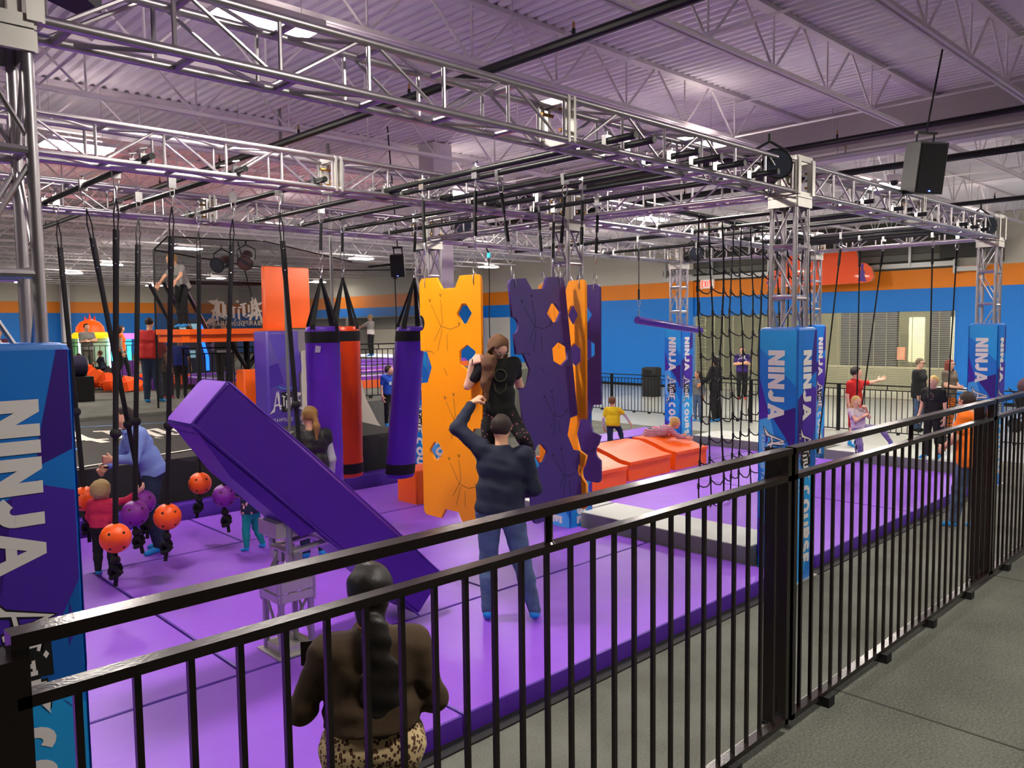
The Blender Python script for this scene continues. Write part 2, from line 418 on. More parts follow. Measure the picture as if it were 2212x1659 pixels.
# bridging rods between joists
b = MB()
for x in (-1.5, 2.6, 6.9, 10.9, 17, 21.5): b.tube((x, -2, 5.53), (x, 20, 5.53), .014, M_JOIST, 4); b.tube((x+.2, -2, 6.08), (x+.2, 20, 6.08), .014, M_JOIST, 4)
struct('trim_8', b)

# sprinkler mains
def pipe(pts, r, m, label, grp='overhead pipes'):
    b = MB()
    for a, c in zip(pts, pts[1:]): b.tube(a, c, r, m, 10)
    (x0, y0, z0), (x1, y1, z1) = pts[0], pts[-1]
    o = b.build('sprinkler_pipe'); tag(o, label, 'pipe', grp)
    n = int(abs(y1-y0)/2.4); h = MB()
    for k in range(n):
        y = y0+(y1-y0)*(k+.4)/n
        h.tube((x0, y, z0), (x0, y, z0+.1), .018, m, 8); h.tube((x0, y, z0+.1), (x0, y, z0+.16), .012, mat('brass', '#a5763a', .35, .8), 8)
    if n: h.build('sprinkler_head', parent=o)
    g = MB()
    for k in range(max(1, int(abs(y1-y0)/3))):
        y = y0+3*k*(1 if y1 > y0 else -1)+.8*(1 if y1 > y0 else -1); g.tube((x0, y, z0), (x0, y, 6.15), .006, M_STEEL, 5)
    g.build('hanger_rod', parent=o)
    return o
pipe([(5.65, -1, 5.35), (5.65, 24, 5.35)], .05, M_BLK2, 'thick black sprinkler main crossing the ceiling above the front truss')
pipe([(12.75, -1, 5.62), (12.75, 13, 5.62)], .045, M_BLK2, 'upper black pipe running along the big soffit')
pipe([(12.95, -1, 5.42), (12.95, 12.9, 5.42)], .04, mat('grey_pipe', '#9b969a', .5, .3), 'lower pale pipe running under the big soffit')
pipe([(14.4, -1, 5.4), (14.4, 16, 5.4)], .06, M_BLK2, 'black pipe behind the big soffit, above the hanging loudspeaker')
pipe([(19.5, -1, 5.3), (19.5, 20, 5.3)], .05, M_BLK2, 'far black pipe high over the ropes on the right')

# ceiling lights
M_UP = mat('added_uplight_glow', '#fff0e6', .5, emit=4)  # glow for the strips added to brighten the roof deck
def light_fix(x, y, z, L=.82, W=.42, label='', tubes=True):
    t = thing('ceiling_light', label, 'light', (x, y, z), 0, 'high-bay ceiling lights')
    h = MB(); h.box(-L/2-.02, L/2+.02, -W/2-.02, W/2+.02, .03, .08, M_WHT); h.box(-L/2+.1, L/2-.1, -.06, .06, .08, .14, M_WHT); h.build('housing', t, False)
    h = MB(); h.box(-L/2+.05, L/2-.05, -W/2, -W/2+.07, .081, .084, M_UP); h.box(-L/2+.05, L/2-.05, W/2-.07, W/2, .081, .084, M_UP); h.build('added_uplight', t, False)  # upward strips added on the housing to lift the ceiling brightness
    d = MB(); d.box(-L/2, L/2, -W/2, W/2, .0, .028, M_LAMP); d.build('diffuser', t, False)
    w = MB()
    for s in (-1, 1): w.tube((s*L*.4, 0, .14), (s*L*.4, 0, 6.15-z), .004, M_STEEL, 4)
    w.build('hanging_wire', t)
lights = [(3.35, 6.4, 5.3, 'twin bright ceiling light nearest the camera, seen through the front truss at upper left'),
 (3.5, 12.2, 5.25, 'wide ceiling light glowing just above the second truss at far left'),
 (10.05, 12.1, 5.3, 'ceiling light behind the climbing board hanging bars'),
 (10.0, 6.5, 5.3, 'ceiling light at the top chord of the front truss, left of the middle column'),
 (16.3, 11.9, 5.3, 'ceiling light glaring above the bright truss behind the cargo net'),
 (15.95, 6.3, 5.3, 'ceiling light left of the hanging loudspeaker over the right truss'),
 (10.4, 25.6, 5.3, 'ceiling light seen through the trampoline netting'),
 (10.6, 33.6, 5.3, 'ceiling light over the arcade wall, farther one'),
 (10.8, 39.4, 5.3, 'farthest ceiling light at left, near the white column'),
 (17.5, 39.6, 5.3, 'low dim ceiling light behind the netting by the orange pad'),
 (16.9, 25.6, 5.3, 'ceiling light above the punching bags'),
 (23.7, 26.0, 5.3, 'round-looking ceiling light between the yellow and violet boards'),
 (3.4, .6, 5.3, 'added unseen ceiling light over the viewing deck behind the camera left'),  # deck row: unseen lamps added to light the railing and deck
 (10.0, .6, 5.3, 'added unseen ceiling light over the viewing deck farther along'),
 (3.4, 19.0, 5.3, 'ceiling light hidden above the wrestling trampoline'), (10, 19, 5.3, 'ceiling light above the tower platform'),
 (22.5, 6.4, 5.3, 'ceiling light above the walkway outside the shutter'), (22.5, 12.2, 5.3, 'ceiling light above the concrete walkway by the shutter'),
 (22.5, 19, 5.3, 'ceiling light above the black dustbin'), (16.3, .6, 5.3, 'added unseen ceiling light over the far end of the deck'), (25.5, 1, 5.3, 'ceiling light in the far right corner'), (3.2, 27, 5.3, 'added unseen ceiling light over the arcade, behind the near column'), (3.4, 40, 5.3, 'added unseen ceiling light far over the arcade at left'),  # both arcade lamps are unseen, added to brighten the far left wall
 (10.9, 48, 5.3, 'added unseen ceiling light close to the far left wall'), (17.5, 48, 5.3, 'added unseen ceiling light close to the far wall behind the tower'), (17.2, 33, 5.3, 'added unseen ceiling light beyond the trampolines'), (23.5, 40, 5.3, 'ceiling light by the grey doorway behind the bags'), (17, 19, 5.3, 'ceiling light above the near trampolines'), (-3.5, 6.4, 5.3, 'ceiling light left of the view'), (-3.5, 48, 5.3, 'ceiling light at the far left corner')]  # those by the far walls and beyond the trampolines: unseen, added for brightness
for x, y, z, l in lights: light_fix(x, y, z, label=l)
b = MB(); b.box(XR+3, XR+3.3, 9, 18, 3.7, 3.78, mat('shop_tube', '#fff4e0', .5, emit=9)); tag(b.build('shop_light', smooth=False), 'long light strip inside the shuttered shop', 'light')
# ================================================================ aluminium box truss rig
RX = (.83, 8.06, 14.96); RY = (4.11, 7.03, 10.0)
HC = .13
NODE = {(0, 0): (.83, 4.11), (1, 0): (8.06, 4.11), (2, 0): (14.96, 4.11), (0, 1): (.83, 7.0), (1, 1): (7.74, 6.98), (2, 1): (15.0, 7.2), (0, 2): (.83, 9.95), (1, 2): (7.80, 9.95), (2, 2): (14.96, 10.2)}
def between(a, c, g=.17):
    a = Vector(NODE[a]); c = Vector(NODE[c]); d = (c-a).normalized()*g; return tuple(a+d), tuple(c-d)
def truss(p0, p1, label, group, zlo=4.095, zhi=4.39):
    """box truss between plan points; parts: four chords, bracing per face, splice frames"""
    a = Vector((*p0, 0)); c = Vector((*p1, 0)); d = (c-a); L = d.length; d.normalize()
    t = thing('truss_beam', label, 'truss', ((p0[0]+p1[0])/2, (p0[1]+p1[1])/2, zlo), math.atan2(d.y, d.x), group)
    h = zhi-zlo; x0, x1 = -L/2, L/2
    P = lambda x, s, u: (x, s*HC, u*h)
    for s in (-1, 1):
        for u in (0, 1):
            b = MB(); b.tube(P(x0, s, u), P(x1, s, u), .026, M_ALU, 12); b.build('chord', t)
    halves = [(x0+.04, x1-.04)] if L < 5 else [(x0+.04, -.06), (.06, x1-.04)]
    for s in (-1, 1):
        b = MB()
        for q0, q1 in halves:
            n = round((q1-q0)/.545*1); st = (q1-q0)/n
            for k in range(n+1):
                x = q0+k*st; b.tube(P(x, s, 0), P(x, s, 1), .0125, M_ALU, 7, cap=False)
                if k < n: b.tube(P(x+.05, s, k % 2), P(x+st-.05, s, 1-k % 2), .0115, M_ALU, 7, cap=False)
        b.build('side_bracing', t)
    for u in (0, 1):
        b = MB()
        for q0, q1 in halves:
            n = round((q1-q0)/.545); st = (q1-q0)/n
            for k in range(n):
                x = q0+k*st; b.tube(P(x+.1, -1, u), P(x+.1, 1, u), .02, M_ALU, 8, cap=False)
                b.tube(P(x+.15, -1 if k % 2 else 1, u), P(x+st+.05, 1 if k % 2 else -1, u), .0115, M_ALU, 6, cap=False)
        b.build('cross_bracing', t)
    ends = [x0+.02, x1-.02]+([] if L < 5 else [-.03, .03])
    for x in ends:
        b = MB(); w = .024
        for s in (-1, 1): b.box(x-w/2, x+w/2, s*HC-.028, s*HC+.028, -.02, h+.02, M_ALUP)
        for u in (0, 1): b.box(x-w/2, x+w/2, -HC, HC, u*h-.028, u*h+.028, M_ALUP)
        for s in (-1, 1):
            for u in (.25, .75): b.tube((x-.03, s*(HC-.04), u*h), (x+.03, s*(HC-.04), u*h), .013, mat('brass', '#a5763a', .35, .8), 8)
        b.build('splice_frame', t)
    return t
LR = ['front', 'middle', 'rear']; LC = ['left', 'centre', 'right']
for j, y in enumerate(RY):
    for i in range(2):
        lab = [['long aluminium box truss crossing the top left of the view in front of the ceiling joists', 'front aluminium box truss running from the middle padded column to the far right column'],
               ['brightly lit aluminium truss below the left ceiling light, with rope bars resting on it', 'brightly lit aluminium truss seen behind the cargo net'],
               ['far left aluminium truss that the ball ropes hang beside, in front of red ceiling', 'far thin aluminium truss above the purple swinging tube']][j][i]
        truss(*between((i, j), (i+1, j)), lab, 'aluminium box trusses')
for i, x in enumerate(RX):
    for j in range(2):
        lab = [['short aluminium truss leaving the left edge of the view beside the near column', 'aluminium truss behind the near left column, mostly out of view'],
               ['aluminium truss leading left from the middle padded column, above the cargo net', 'aluminium truss above the tops of the climbing boards, behind them'],
               ['aluminium truss leading left from the far right column, above the hanging ropes', 'aluminium truss farthest right, by the orange wall sign']][i][j]
        truss(*between((i, j), (i, j+1)), lab, 'aluminium box trusses')

def column(x, y, label, top=True):
    t = thing('truss_column', label, 'column', (x, y, 0), 0, 'aluminium truss columns')
    for sx in (-1, 1):
        for sy in (-1, 1):
            b = MB(); b.tube((sx*HC, sy*HC, .01), (sx*HC, sy*HC, 4.06), .026, M_ALU, 14); b.build('leg', t)
    b = MB()
    z = .35
    k = 0
    while z < 4.0:
        for s in (-1, 1):
            b.tube((-HC, s*HC, z), (HC, s*HC, z), .021, M_ALU, 8, cap=False); b.tube((s*HC, -HC, z+.02), (s*HC, HC, z+.02), .021, M_ALU, 8, cap=False)
            if z < 3.6:
                e = 1 if k % 2 else -1
                b.tube((-HC*e, s*HC, z+.03), (HC*e, s*HC, z+.50), .0115, M_ALU, 7, cap=False); b.tube((s*HC, -HC*e, z+.03), (s*HC, HC*e, z+.50), .0115, M_ALU, 7, cap=False)
        z += .53; k += 1
    b.build('bracing', t)
    b = MB(); b.box(-.25, .25, -.25, .25, 0, .012, M_ALUP); b.build('base_plate', t, False)
    b = MB(); w = .028; e = .155
    for z in (4.07, 4.435):
        for s in (-1, 1): b.box(-e, e, s*e-w/2, s*e+w/2, z-.028, z+.028, M_ALUP); b.box(s*e-w/2, s*e+w/2, -e, e, z-.028, z+.028, M_ALUP)
    for sx in (-1, 1):
        for sy in (-1, 1): b.box(sx*e-.03, sx*e+.03, sy*e-.03, sy*e+.03, 4.07, 4.435, M_ALUP)
    for z in (3.99,):
        for s in (-1, 1): b.box(-e, e, s*e-w/2, s*e+w/2, z-.045, z+.045, M_ALUP); b.box(s*e-w/2, s*e+w/2, -e, e, z-.045, z+.045, M_ALUP)
    b.box(-e, e, -e, e, 4.05, 4.062, M_ALUP)
    b.build('corner_block', t, False)
    return t
CL = [['near left truss column rising from the big blue pad at the left edge', 'middle truss column above the blue pad behind the near railing', 'far right front truss column beside the stroller'],
      [None, 'truss column half hidden behind the climbing boards', 'truss column just right of the middle one, in front of the orange wall sign'],
      [None, 'truss column behind the first yellow climbing board', 'farthest truss column, left of the cargo net by the exit sign']]
for j, y in enumerate(RY):
    for i, x in enumerate(RX):
        if CL[j][i]: column(*NODE[i, j], CL[j][i])

# padded sleeves around the columns
FAC_A = [(M_MB, [(0, 0), (1, 0), (1, 1), (0, 1)]), (M_PP2, [(.86, 0), (1, 0), (1, .165), (.62, .215), (.66, .15)]),
 (M_MB, [(1, .165), (1, .235), (.5, .2)]), (M_PP, [(0, .27), (.6, .215), (1, .235), (1, .385), (.8, .44), (.6, .49), (0, .5)]),
 (M_PP2, [(0, .27), (.42, .235), (.3, .37), (.12, .5), (0, .5)]), (M_DB, [(1, .385), (.8, .44), (.6, .49), (.5, .6), (1, .57)]), (M_LB, [(0, .56), (.5, .53), (1, .60), (1, .8), (.3, 1), (0, 1)]),
 (M_SB, [(0, .63), (.4, .62), (.2, .8), (0, .84)]), (M_PP, [(1, .72), (1, .9), (.8, .76)])]
FAC_B = [(M_MB, [(0, 0), (1, 0), (1, 1), (0, 1)]), (M_LB, [(0, 0), (1, 0), (1, .22), (0, .07)]), (M_PP, [(0, .19), (.3, .345), (0, .36)]),
 (M_PP2, [(.35, .34), (1, .3), (1, .5), (.7, .42)]), (M_SB, [(0, .36), (.32, .345), (.55, .5), (.3, .6), (0, .54)]), (M_LB, [(.6, .5), (.9, .6), (.8, .8), (.5, .7)]),
 (M_PP, [(0, .76), (.25, .79), (.04, .93), (0, .9)]), (M_SB, [(.3, .93), (.6, .82), (1, .9), (1, 1), (.2, 1)])]
def pad(x, y, label, a=.22, zt=2.70, z0=.0):
    t = thing('column_pad', label, 'pad', (x, y, 0), 0, 'blue and purple column pads')
    b = MB(); b.rbox(-a, a, -a, a, z0, zt, M_MB, .03); b.build('cover', t)
    # printed facets and lettering on the two seen faces, and plain facets on the others
    for face in range(4):
        if face == 0: F = lambda u, v, w=0: (-a+2*a*u, -a-w, zt-.03-(zt-z0-.04)*v)
        elif face == 1: F = lambda u, v, w=0: (-a-w, a-2*a*u, zt-.03-(zt-z0-.04)*v)
        elif face == 2: F = lambda u, v, w=0: (a-2*a*u, a+w, zt-.03-(zt-z0-.04)*v)
        else: F = lambda u, v, w=0: (a+w, -a+2*a*u, zt-.03-(zt-z0-.04)*v)
        fac = FAC_A if face % 2 == 0 else FAC_B
        b = MB()
        for k, (m, pl) in enumerate(fac):
            pl = [(min(.965, max(.035, u)), v) for u, v in pl]
            b.add([F(u, v, .0012+.0004*k) for u, v in pl][::-1], [tuple(range(len(pl)))], m)
        b.build('printed_panel', t, False)
        if face > 1: continue
        T = MB(); w0 = .0062
        def G(s, o_u, z_top, e=0):     # text runs down, letter tops to the right
            return lambda px, py: F(0, 0)[0:0] or tuple(F((o_u+py*s)/(2*a), (zt-.03-(z_top-px*s))/(zt-z0-.04), w0+e))
        wN, pN = text_polys('NINJA', gap=.09); s = .19
        sc = .74/(wN)
        H = lambda oz, k: (lambda px, py: F((.115+py*.185)/(2*a), (zt-.03-(oz-px*k))/(zt-z0-.04), w0))
        put(T, pN, H(2.46, sc), M_PRT)
        T.build('printed_word', t, False); T = MB()
        wC, pC = text_polys('COURSE', gap=.09); put(T, pC, H(1.03, .86/wC), M_PRT)
        T.build('printed_word', t, False); T = MB()
        wht, blk = LOGO
        LG = lambda e: (lambda px, py: F((.135+py*.30)/(2*a), (zt-.03-(1.565-px*.46))/(zt-z0-.04), w0+e))
        put(T, blk, LG(0), M_PRK); put(T, wht, LG(.0015), M_PRT)
        wt, pt = text_polys('TRAMPOLINE PARK', 'thin', gap=.32, w=.13)
        put(T, pt, (lambda px, py: F((.045+py*.035)/(2*a), (zt-.03-(1.60-px*.62/wt))/(zt-z0-.04), w0)), M_PRT)
        for pl in ([(.1, 1.62), (.12, 1.5), (.09, 1.45)], [(.38, 1.55), (.40, 1.42), (.37, 1.35)], [(.33, 1.12), (.41, 1.02), (.35, 1.1)]):
            T.add([F(u/(2*a), (zt-.03-z)/(zt-z0-.04), w0) for u, z in pl], [(0, 1, 2)], M_PP)
        T.build('printed_logo', t, False)
    return t
pad(*NODE[0, 0], 'big blue and purple column pad with white lettering at the left edge')
pad(*NODE[1, 0], 'blue and purple column pad seen through the railing beside its middle post')
pad(*NODE[2, 0], 'blue and purple column pad at the far right, by the man in orange')
pad(*NODE[1, 1], 'blue column pad hidden behind the climbing boards')
pad(*NODE[2, 1], 'blue column pad just right of and behind the middle one')
pad(*NODE[1, 2], 'blue column pad behind the first yellow climbing board')
pad(*NODE[2, 2], 'farthest blue column pad, left of the cargo net')

# ================================================================ floor mats
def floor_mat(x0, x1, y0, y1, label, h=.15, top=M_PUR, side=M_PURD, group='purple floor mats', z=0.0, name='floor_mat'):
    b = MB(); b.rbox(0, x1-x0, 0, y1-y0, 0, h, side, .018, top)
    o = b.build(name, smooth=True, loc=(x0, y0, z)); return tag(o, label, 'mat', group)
g = .006
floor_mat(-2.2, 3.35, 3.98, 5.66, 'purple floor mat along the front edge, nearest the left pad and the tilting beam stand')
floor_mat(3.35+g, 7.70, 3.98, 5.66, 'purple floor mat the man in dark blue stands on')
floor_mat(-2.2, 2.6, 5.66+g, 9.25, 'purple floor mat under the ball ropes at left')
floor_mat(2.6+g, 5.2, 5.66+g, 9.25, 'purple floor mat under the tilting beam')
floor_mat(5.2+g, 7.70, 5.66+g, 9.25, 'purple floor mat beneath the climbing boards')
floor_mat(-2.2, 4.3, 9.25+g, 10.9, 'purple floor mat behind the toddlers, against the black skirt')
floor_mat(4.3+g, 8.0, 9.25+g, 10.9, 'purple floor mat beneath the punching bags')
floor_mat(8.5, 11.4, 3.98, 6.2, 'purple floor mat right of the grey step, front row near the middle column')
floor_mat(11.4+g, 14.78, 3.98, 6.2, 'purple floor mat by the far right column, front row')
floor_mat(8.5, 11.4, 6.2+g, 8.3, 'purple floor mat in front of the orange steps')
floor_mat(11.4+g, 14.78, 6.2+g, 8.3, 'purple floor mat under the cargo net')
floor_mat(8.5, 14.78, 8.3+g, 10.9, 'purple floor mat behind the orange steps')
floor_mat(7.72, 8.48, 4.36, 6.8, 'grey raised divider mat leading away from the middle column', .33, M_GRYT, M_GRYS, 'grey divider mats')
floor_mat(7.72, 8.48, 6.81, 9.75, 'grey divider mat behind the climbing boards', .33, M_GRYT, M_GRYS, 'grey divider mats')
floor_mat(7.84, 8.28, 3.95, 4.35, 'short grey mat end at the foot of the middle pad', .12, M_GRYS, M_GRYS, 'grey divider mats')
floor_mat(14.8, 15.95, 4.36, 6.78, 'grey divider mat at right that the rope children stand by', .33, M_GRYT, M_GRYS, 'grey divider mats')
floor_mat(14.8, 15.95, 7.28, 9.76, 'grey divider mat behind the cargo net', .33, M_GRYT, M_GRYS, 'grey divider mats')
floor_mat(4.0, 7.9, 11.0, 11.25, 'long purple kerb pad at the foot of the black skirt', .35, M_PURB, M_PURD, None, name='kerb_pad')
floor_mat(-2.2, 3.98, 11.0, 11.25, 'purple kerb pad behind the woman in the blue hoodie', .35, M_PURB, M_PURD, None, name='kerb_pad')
b = MB(); b.box(0, .75, 0, .22, 0, .05, M_BLK2); tag(b.build('black_plank', loc=(7.35, 11.9, 0), smooth=False), 'black plank lying on the carpet by the orange punching bag', 'plank')

# ================================================================ bars, ropes and hardware
def clamp(b, x, y, z, r=.03):
    b.box(x-.035, x+.035, y-.02, y+.02, z-r-.03, z+r+.015, M_STEEL)
    b.tube((x, y, z+r), (x, y, z+r+.05), .008, M_STEEL, 6); b.tube((x-.03, y, z+r+.05), (x+.03, y, z+r+.065), .007, M_STEEL, 6)
    b.tube((x, y-.03, z+r+.045), (x, y+.03, z+r+.06), .007, M_STEEL, 6)
def hang_bar(x, y0, y1, label, group, z=4.15):
    t = thing('rigging_bar', label, 'bar', (x, (y0+y1)/2, z), 0, group)
    b = MB(); L = (y1-y0)/2; b.tube((0, -L, 0), (0, L, 0), .027, M_PIPE, 14); b.build('tube', t)
    ce = MB()
    for yy in RY:
        for s in (-HC, HC):
            if y0 < yy+s < y1: clamp(ce, 0, yy+s-(y0+y1)/2, 0)
    ce.build('truss_clamp', t)
    return t
for k, x in enumerate((2.48, 3.27, 4.06, 4.92, 5.6, 6.28, 7.05)):
    hang_bar(x, 6.72, 10.05, 'dark rigging bar over the ball ropes and bags, %s' % ['leftmost', 'second from left', 'third from left', 'fourth from left', 'fifth from left', 'sixth from left', 'rightmost'][k], 'rear rigging bars')
for k, x in enumerate((4.87, 5.1, 5.72, 6.05, 6.43, 7.03)):
    hang_bar(x, 3.7, 7.3, 'dark rigging bar above the climbing boards, %s' % ['nearest the camera', 'second nearest', 'third nearest', 'fourth nearest', 'fifth nearest', 'farthest'][k], 'rigging bars of the climbing boards')
for k, x in enumerate((9.6, 10.5, 11.3, 12.95, 13.45, 13.95)):
    hang_bar(x, 3.85, 7.25, 'dark rigging bar over the right purple mats, %s' % ['first past the middle column', 'second past the middle column', 'third past the middle column', 'left of the rope swings', 'over the rope swings', 'farthest right'][k], 'right rigging bars')
for k, x in enumerate((10.6, 12.3)):
    hang_bar(x, 6.8, 10.3, 'dark rigging bar holding the purple swinging tube, %s end' % ['near', 'far'][k], 'tube bars')

def shackle(b, p, h=.11, w=.022, tilt=0):
    c = Vector(p); pts = []
    for i in range(13):
        a = 2*PI*i/13; pts.append(c+Vector((w*math.cos(a)*math.cos(tilt), w*math.cos(a)*math.sin(tilt), h/2*math.sin(a))))
    b.path(pts, .005, M_STEEL, 6, closed=True)
def thimble(b, p, up, h=.12, w=.024, m=M_STEEL, r=.006):
    c = Vector(p); up = Vector(up).normalized(); sd = up.cross(Vector((.7, .7, 0))).normalized()
    pts = [c+up*(h*t)+sd*(w*math.sin(PI*t)**.7*s) for s, rr in ((1, 1), (-1, -1)) for t in ([0, .2, .4, .6, .8, 1] if s > 0 else [.8, .6, .4, .2])]
    b.path(pts, r, m, 6, closed=True)

def ball_rope(top, ball, tail, colour, label):
    """webbing strap with a bead, a drilled ball and a knotted tail"""
    T, B, E = Vector(top), Vector(ball), Vector(tail)
    t = thing('ball_rope', label, 'rope', top, 0, 'hanging ball ropes'); o = lambda v: Vector(v)-T
    dn = (B-T).normalized()
    b = MB(); clamp(b, 0, 0, .07); shackle(b, (0, 0, -.02), .12); shackle(b, (0, 0, -.11), .1, tilt=1.3); b.build('carabiner', t)
    b = MB(); s0 = dn*.16
    b.path([s0, s0+dn*.15+Vector((.022, 0, 0)), s0+dn*.3+Vector((.012, 0, 0))], .006, M_BLK2, 6); b.path([s0, s0+dn*.15-Vector((.022, 0, 0)), s0+dn*.3-Vector((.012, 0, 0))], .006, M_BLK2, 6)
    b.build('wire_loop', t)
    b = MB(); s1 = dn*.44; b.tube(s1, o(B)-dn*.1, .025, M_WEB, 10); b.tube(s1, s1+dn*.34, .028, M_RUB, 10)
    for k in (.08, .3): b.ball(s1+dn*k+Vector((-.012, -.026, 0)), .008, M_STEEL, 8)
    b.build('strap', t)
    b = MB(); c = o(B)-dn*((B-T).length*.0+.95); b.ball(c, .05, M_RUB, 14); b.build('bead', t)
    b = MB(); m = M_ORGB if colour == 'o' else M_PURPL; c = o(B); R = .135
    b.ball(c, R, m, 28)
    vd = Vector((-B.x, -B.y, 2.2-B.z)).normalized(); rt = vd.cross(Vector((0, 0, 1))).normalized(); upv = rt.cross(vd)
    hm = mat('ball_hole', '#3a1204' if colour == 'o' else '#2a0832', .8)
    for ang in range(20, 380, 60):
        for el in (-32, 28):
            n_ = Vector((math.cos(math.radians(ang+el))*math.cos(math.radians(el)), math.sin(math.radians(ang+el))*math.cos(math.radians(el)), math.sin(math.radians(el))))
            b.tube(c+n_*(R-.004), c+n_*(R+.0008), .013, hm, 10)
    b.build('ball', t)
    b = MB(); e = o(E); s2 = c+dn*R; d2 = (e-s2)
    b.path([s2, s2+d2*.3, s2+d2*.5+Vector((.01, 0, 0)), e], .02, M_WEB, 8); b.ball(s2+d2*.22, .045, M_RUB, 12)
    K = s2+d2*.5
    b.path([K+Vector((.045*math.cos(a), .035*math.sin(a), .035*math.sin(2*a))) for a in [2*PI*i/12 for i in range(12)]], .024, M_WEB, 8, closed=True)
    b.path([K+Vector((.04*math.cos(a), .03*math.sin(a), -.05+.02*math.cos(a))) for a in [2*PI*i/12 for i in range(12)]], .022, M_WEB, 8, closed=True)
    b.build('tail_knot', t)
ball_rope((2.51, 9.58, 4.08), (2.60, 9.42, .93), (2.62, 9.4, .45), 'o', 'leftmost ball rope, its orange ball behind the toddler in pink')
ball_rope((2.46, 8.46, 4.08), (3.13, 9.20, .84), (3.16, 9.2, .42), 'p', 'slanting ball rope with the farther purple ball')
ball_rope((2.48, 7.59, 4.08), (2.34, 7.62, .88), (2.32, 7.62, .44), 'o', 'nearest ball rope with the lowest orange ball and knotted tail')
ball_rope((3.10, 8.84, 4.08), (2.84, 8.60, .86), (2.9, 8.6, .43), 'p', 'ball rope held by the hoodie woman, with the nearer purple ball')
ball_rope((3.04, 7.78, 4.08), (3.02, 8.2, .86), (2.98, 8.2, .41), 'o', 'ball rope with an orange ball right of the two purple ones')
ball_rope((4.02, 9.53, 4.08), (3.94, 9.6, .88), (3.88, 9.6, .46), 'o', 'ball rope whose orange ball hangs alone near the black skirt')
ball_rope((3.86, 8.25, 4.08), (3.95, 8.95, .82), (3.99, 8.95, .38), 'p', 'ball rope whose purple ball is behind the toddler in the flowered shirt')
ball_rope((4.01, 7.53, 4.08), (4.30, 7.75, 1.0), (4.32, 7.75, .5), 'o', 'thick ball rope passing in front of the tower pad, ball hidden by the tilting beam')

def sling(b, T, P, loops=True):
    """black-sleeved wire with thimbles between a bar clamp and a lower eye"""
    T = Vector(T); P = Vector(P); d = (P-T).normalized()
    thimble(b, T+d*.12, -d, .12); b.tube(T+d*.11, T+d*.3, .017, M_RUB, 10); b.tube(T+d*.3, P-d*.3, .0075, M_RUB, 8)
    b.tube(P-d*.3, P-d*.13, .018, M_RUB, 10); thimble(b, P-d*.14, d, .13)
def bag(top, x, y, z0, z1, dia, mt, label, lean=(0, 0)):
    t = thing('punching_bag', label, 'bag', (x, y, z0), 0, 'hanging punching bags')
    lx, ly = lean; H = z1-z0; R = dia/2
    b = MB(); N = 12
    def C(z): return Vector((lx*(z/H), ly*(z/H), z))
    prof = [(.0, 0), (R-.03, 0), (R, .03), (R, .12)]
    def rings(zs, m, mb, n=36, rr=R, wob=0.0):
        vs = []; fs = []
        for k, (z, r) in enumerate(zs):
            c = C(z)
            for i in range(n):
                a = 2*PI*i/n; q = r+wob*math.sin(3*a+z*21)*math.sin(z*9+a)
                vs.append((c.x+q*math.cos(a), c.y+q*math.sin(a), z))
        for k in range(len(zs)-1):
            for i in range(n): j = (i+1) % n; fs.append((k*n+i, k*n+j, k*n+n+j, k*n+n+i))
        fs.append(tuple(range(n-1, -1, -1))); fs.append(tuple((len(zs)-1)*n+i for i in range(n)))
        mb.add(vs, fs, m)
    rings([(0, R-.05), (.012, R-.015), (.04, R)]+[(.04+(H-.08)*k/24, R) for k in range(1, 25)]+[(H-.012, R-.012), (H, R-.045)], mt, b, wob=.0035)
    b.build('body', t)
    b = MB(); rings([(.06, R+.004), (.19, R+.004)], M_WEB, b); b.build('bottom_band', t)
    b = MB(); rings([(H-.19, R+.004), (H-.06, R+.004)], M_WEB, b); b.build('top_band', t)
    ap = Vector((top[0]-x, top[1]-y, top[2]-z0)); b = MB()
    for k in range(4):
        a = PI/2*k+.45; c = C(H); e = c+Vector(((R-.005)*math.cos(a), (R-.005)*math.sin(a), -.1)); w = Vector((-math.sin(a), math.cos(a), 0))*.035
        e2 = e+Vector((0, 0, .12)); q = ap-Vector((0, 0, .0))
        b.add([e-w, e+w, e2+w, e2-w, q+w*.45, q-w*.45], [(0, 1, 2, 3), (3, 2, 4, 5)], M_WEB)
        n_ = Vector((math.cos(a), math.sin(a), 0))*.004
        b.add([v+n_ for v in (e-w, e+w, e2+w, e2-w, q+w*.45, q-w*.45)], [(0, 1, 2, 3), (3, 2, 4, 5)], M_WEB)
    b.build('strap', t, False)
    b = MB(); T = Vector((top[3]-x, top[4]-y, 4.08-z0)); clamp(b, T.x, T.y, T.z+.06); sling(b, T, ap+Vector((0, 0, .2)))
    shackle(b, ap+Vector((0, 0, .13)), .13, .025); shackle(b, ap+Vector((0, 0, .04)), .1, .03, 1.2); b.build('hanging_wire', t)
    return t
tb = bag((4.95, 8.35, 3.33, 4.95, 8.30), 4.95, 8.35, .75, 2.77, .40, mat('bag_purple', '#5a20b0', .35, noise=.05, nscale=4, bump=.25, bscale=7), 'purple punching bag at left, creased, nearest the tower pad')
b = MB(); b.prism([(0, 0), (.06, 0), (.07, .07), (0.01, .08)], lambda u, v, w: (-.18+u*.7, -.125-u*.72-w*.3, 1.72+v), .004, mat('clear_tag', '#b8aec8', .3)); b.build('label_pocket', parent=tb)
bag((5.66, 9.01, 3.40, 5.66, 8.98), 5.66, 9.01, .80, 2.77, .40, mat('bag_orange', '#e8440c', .35, noise=.04, nscale=4, bump=.12, bscale=7), 'orange punching bag between the two purple ones')
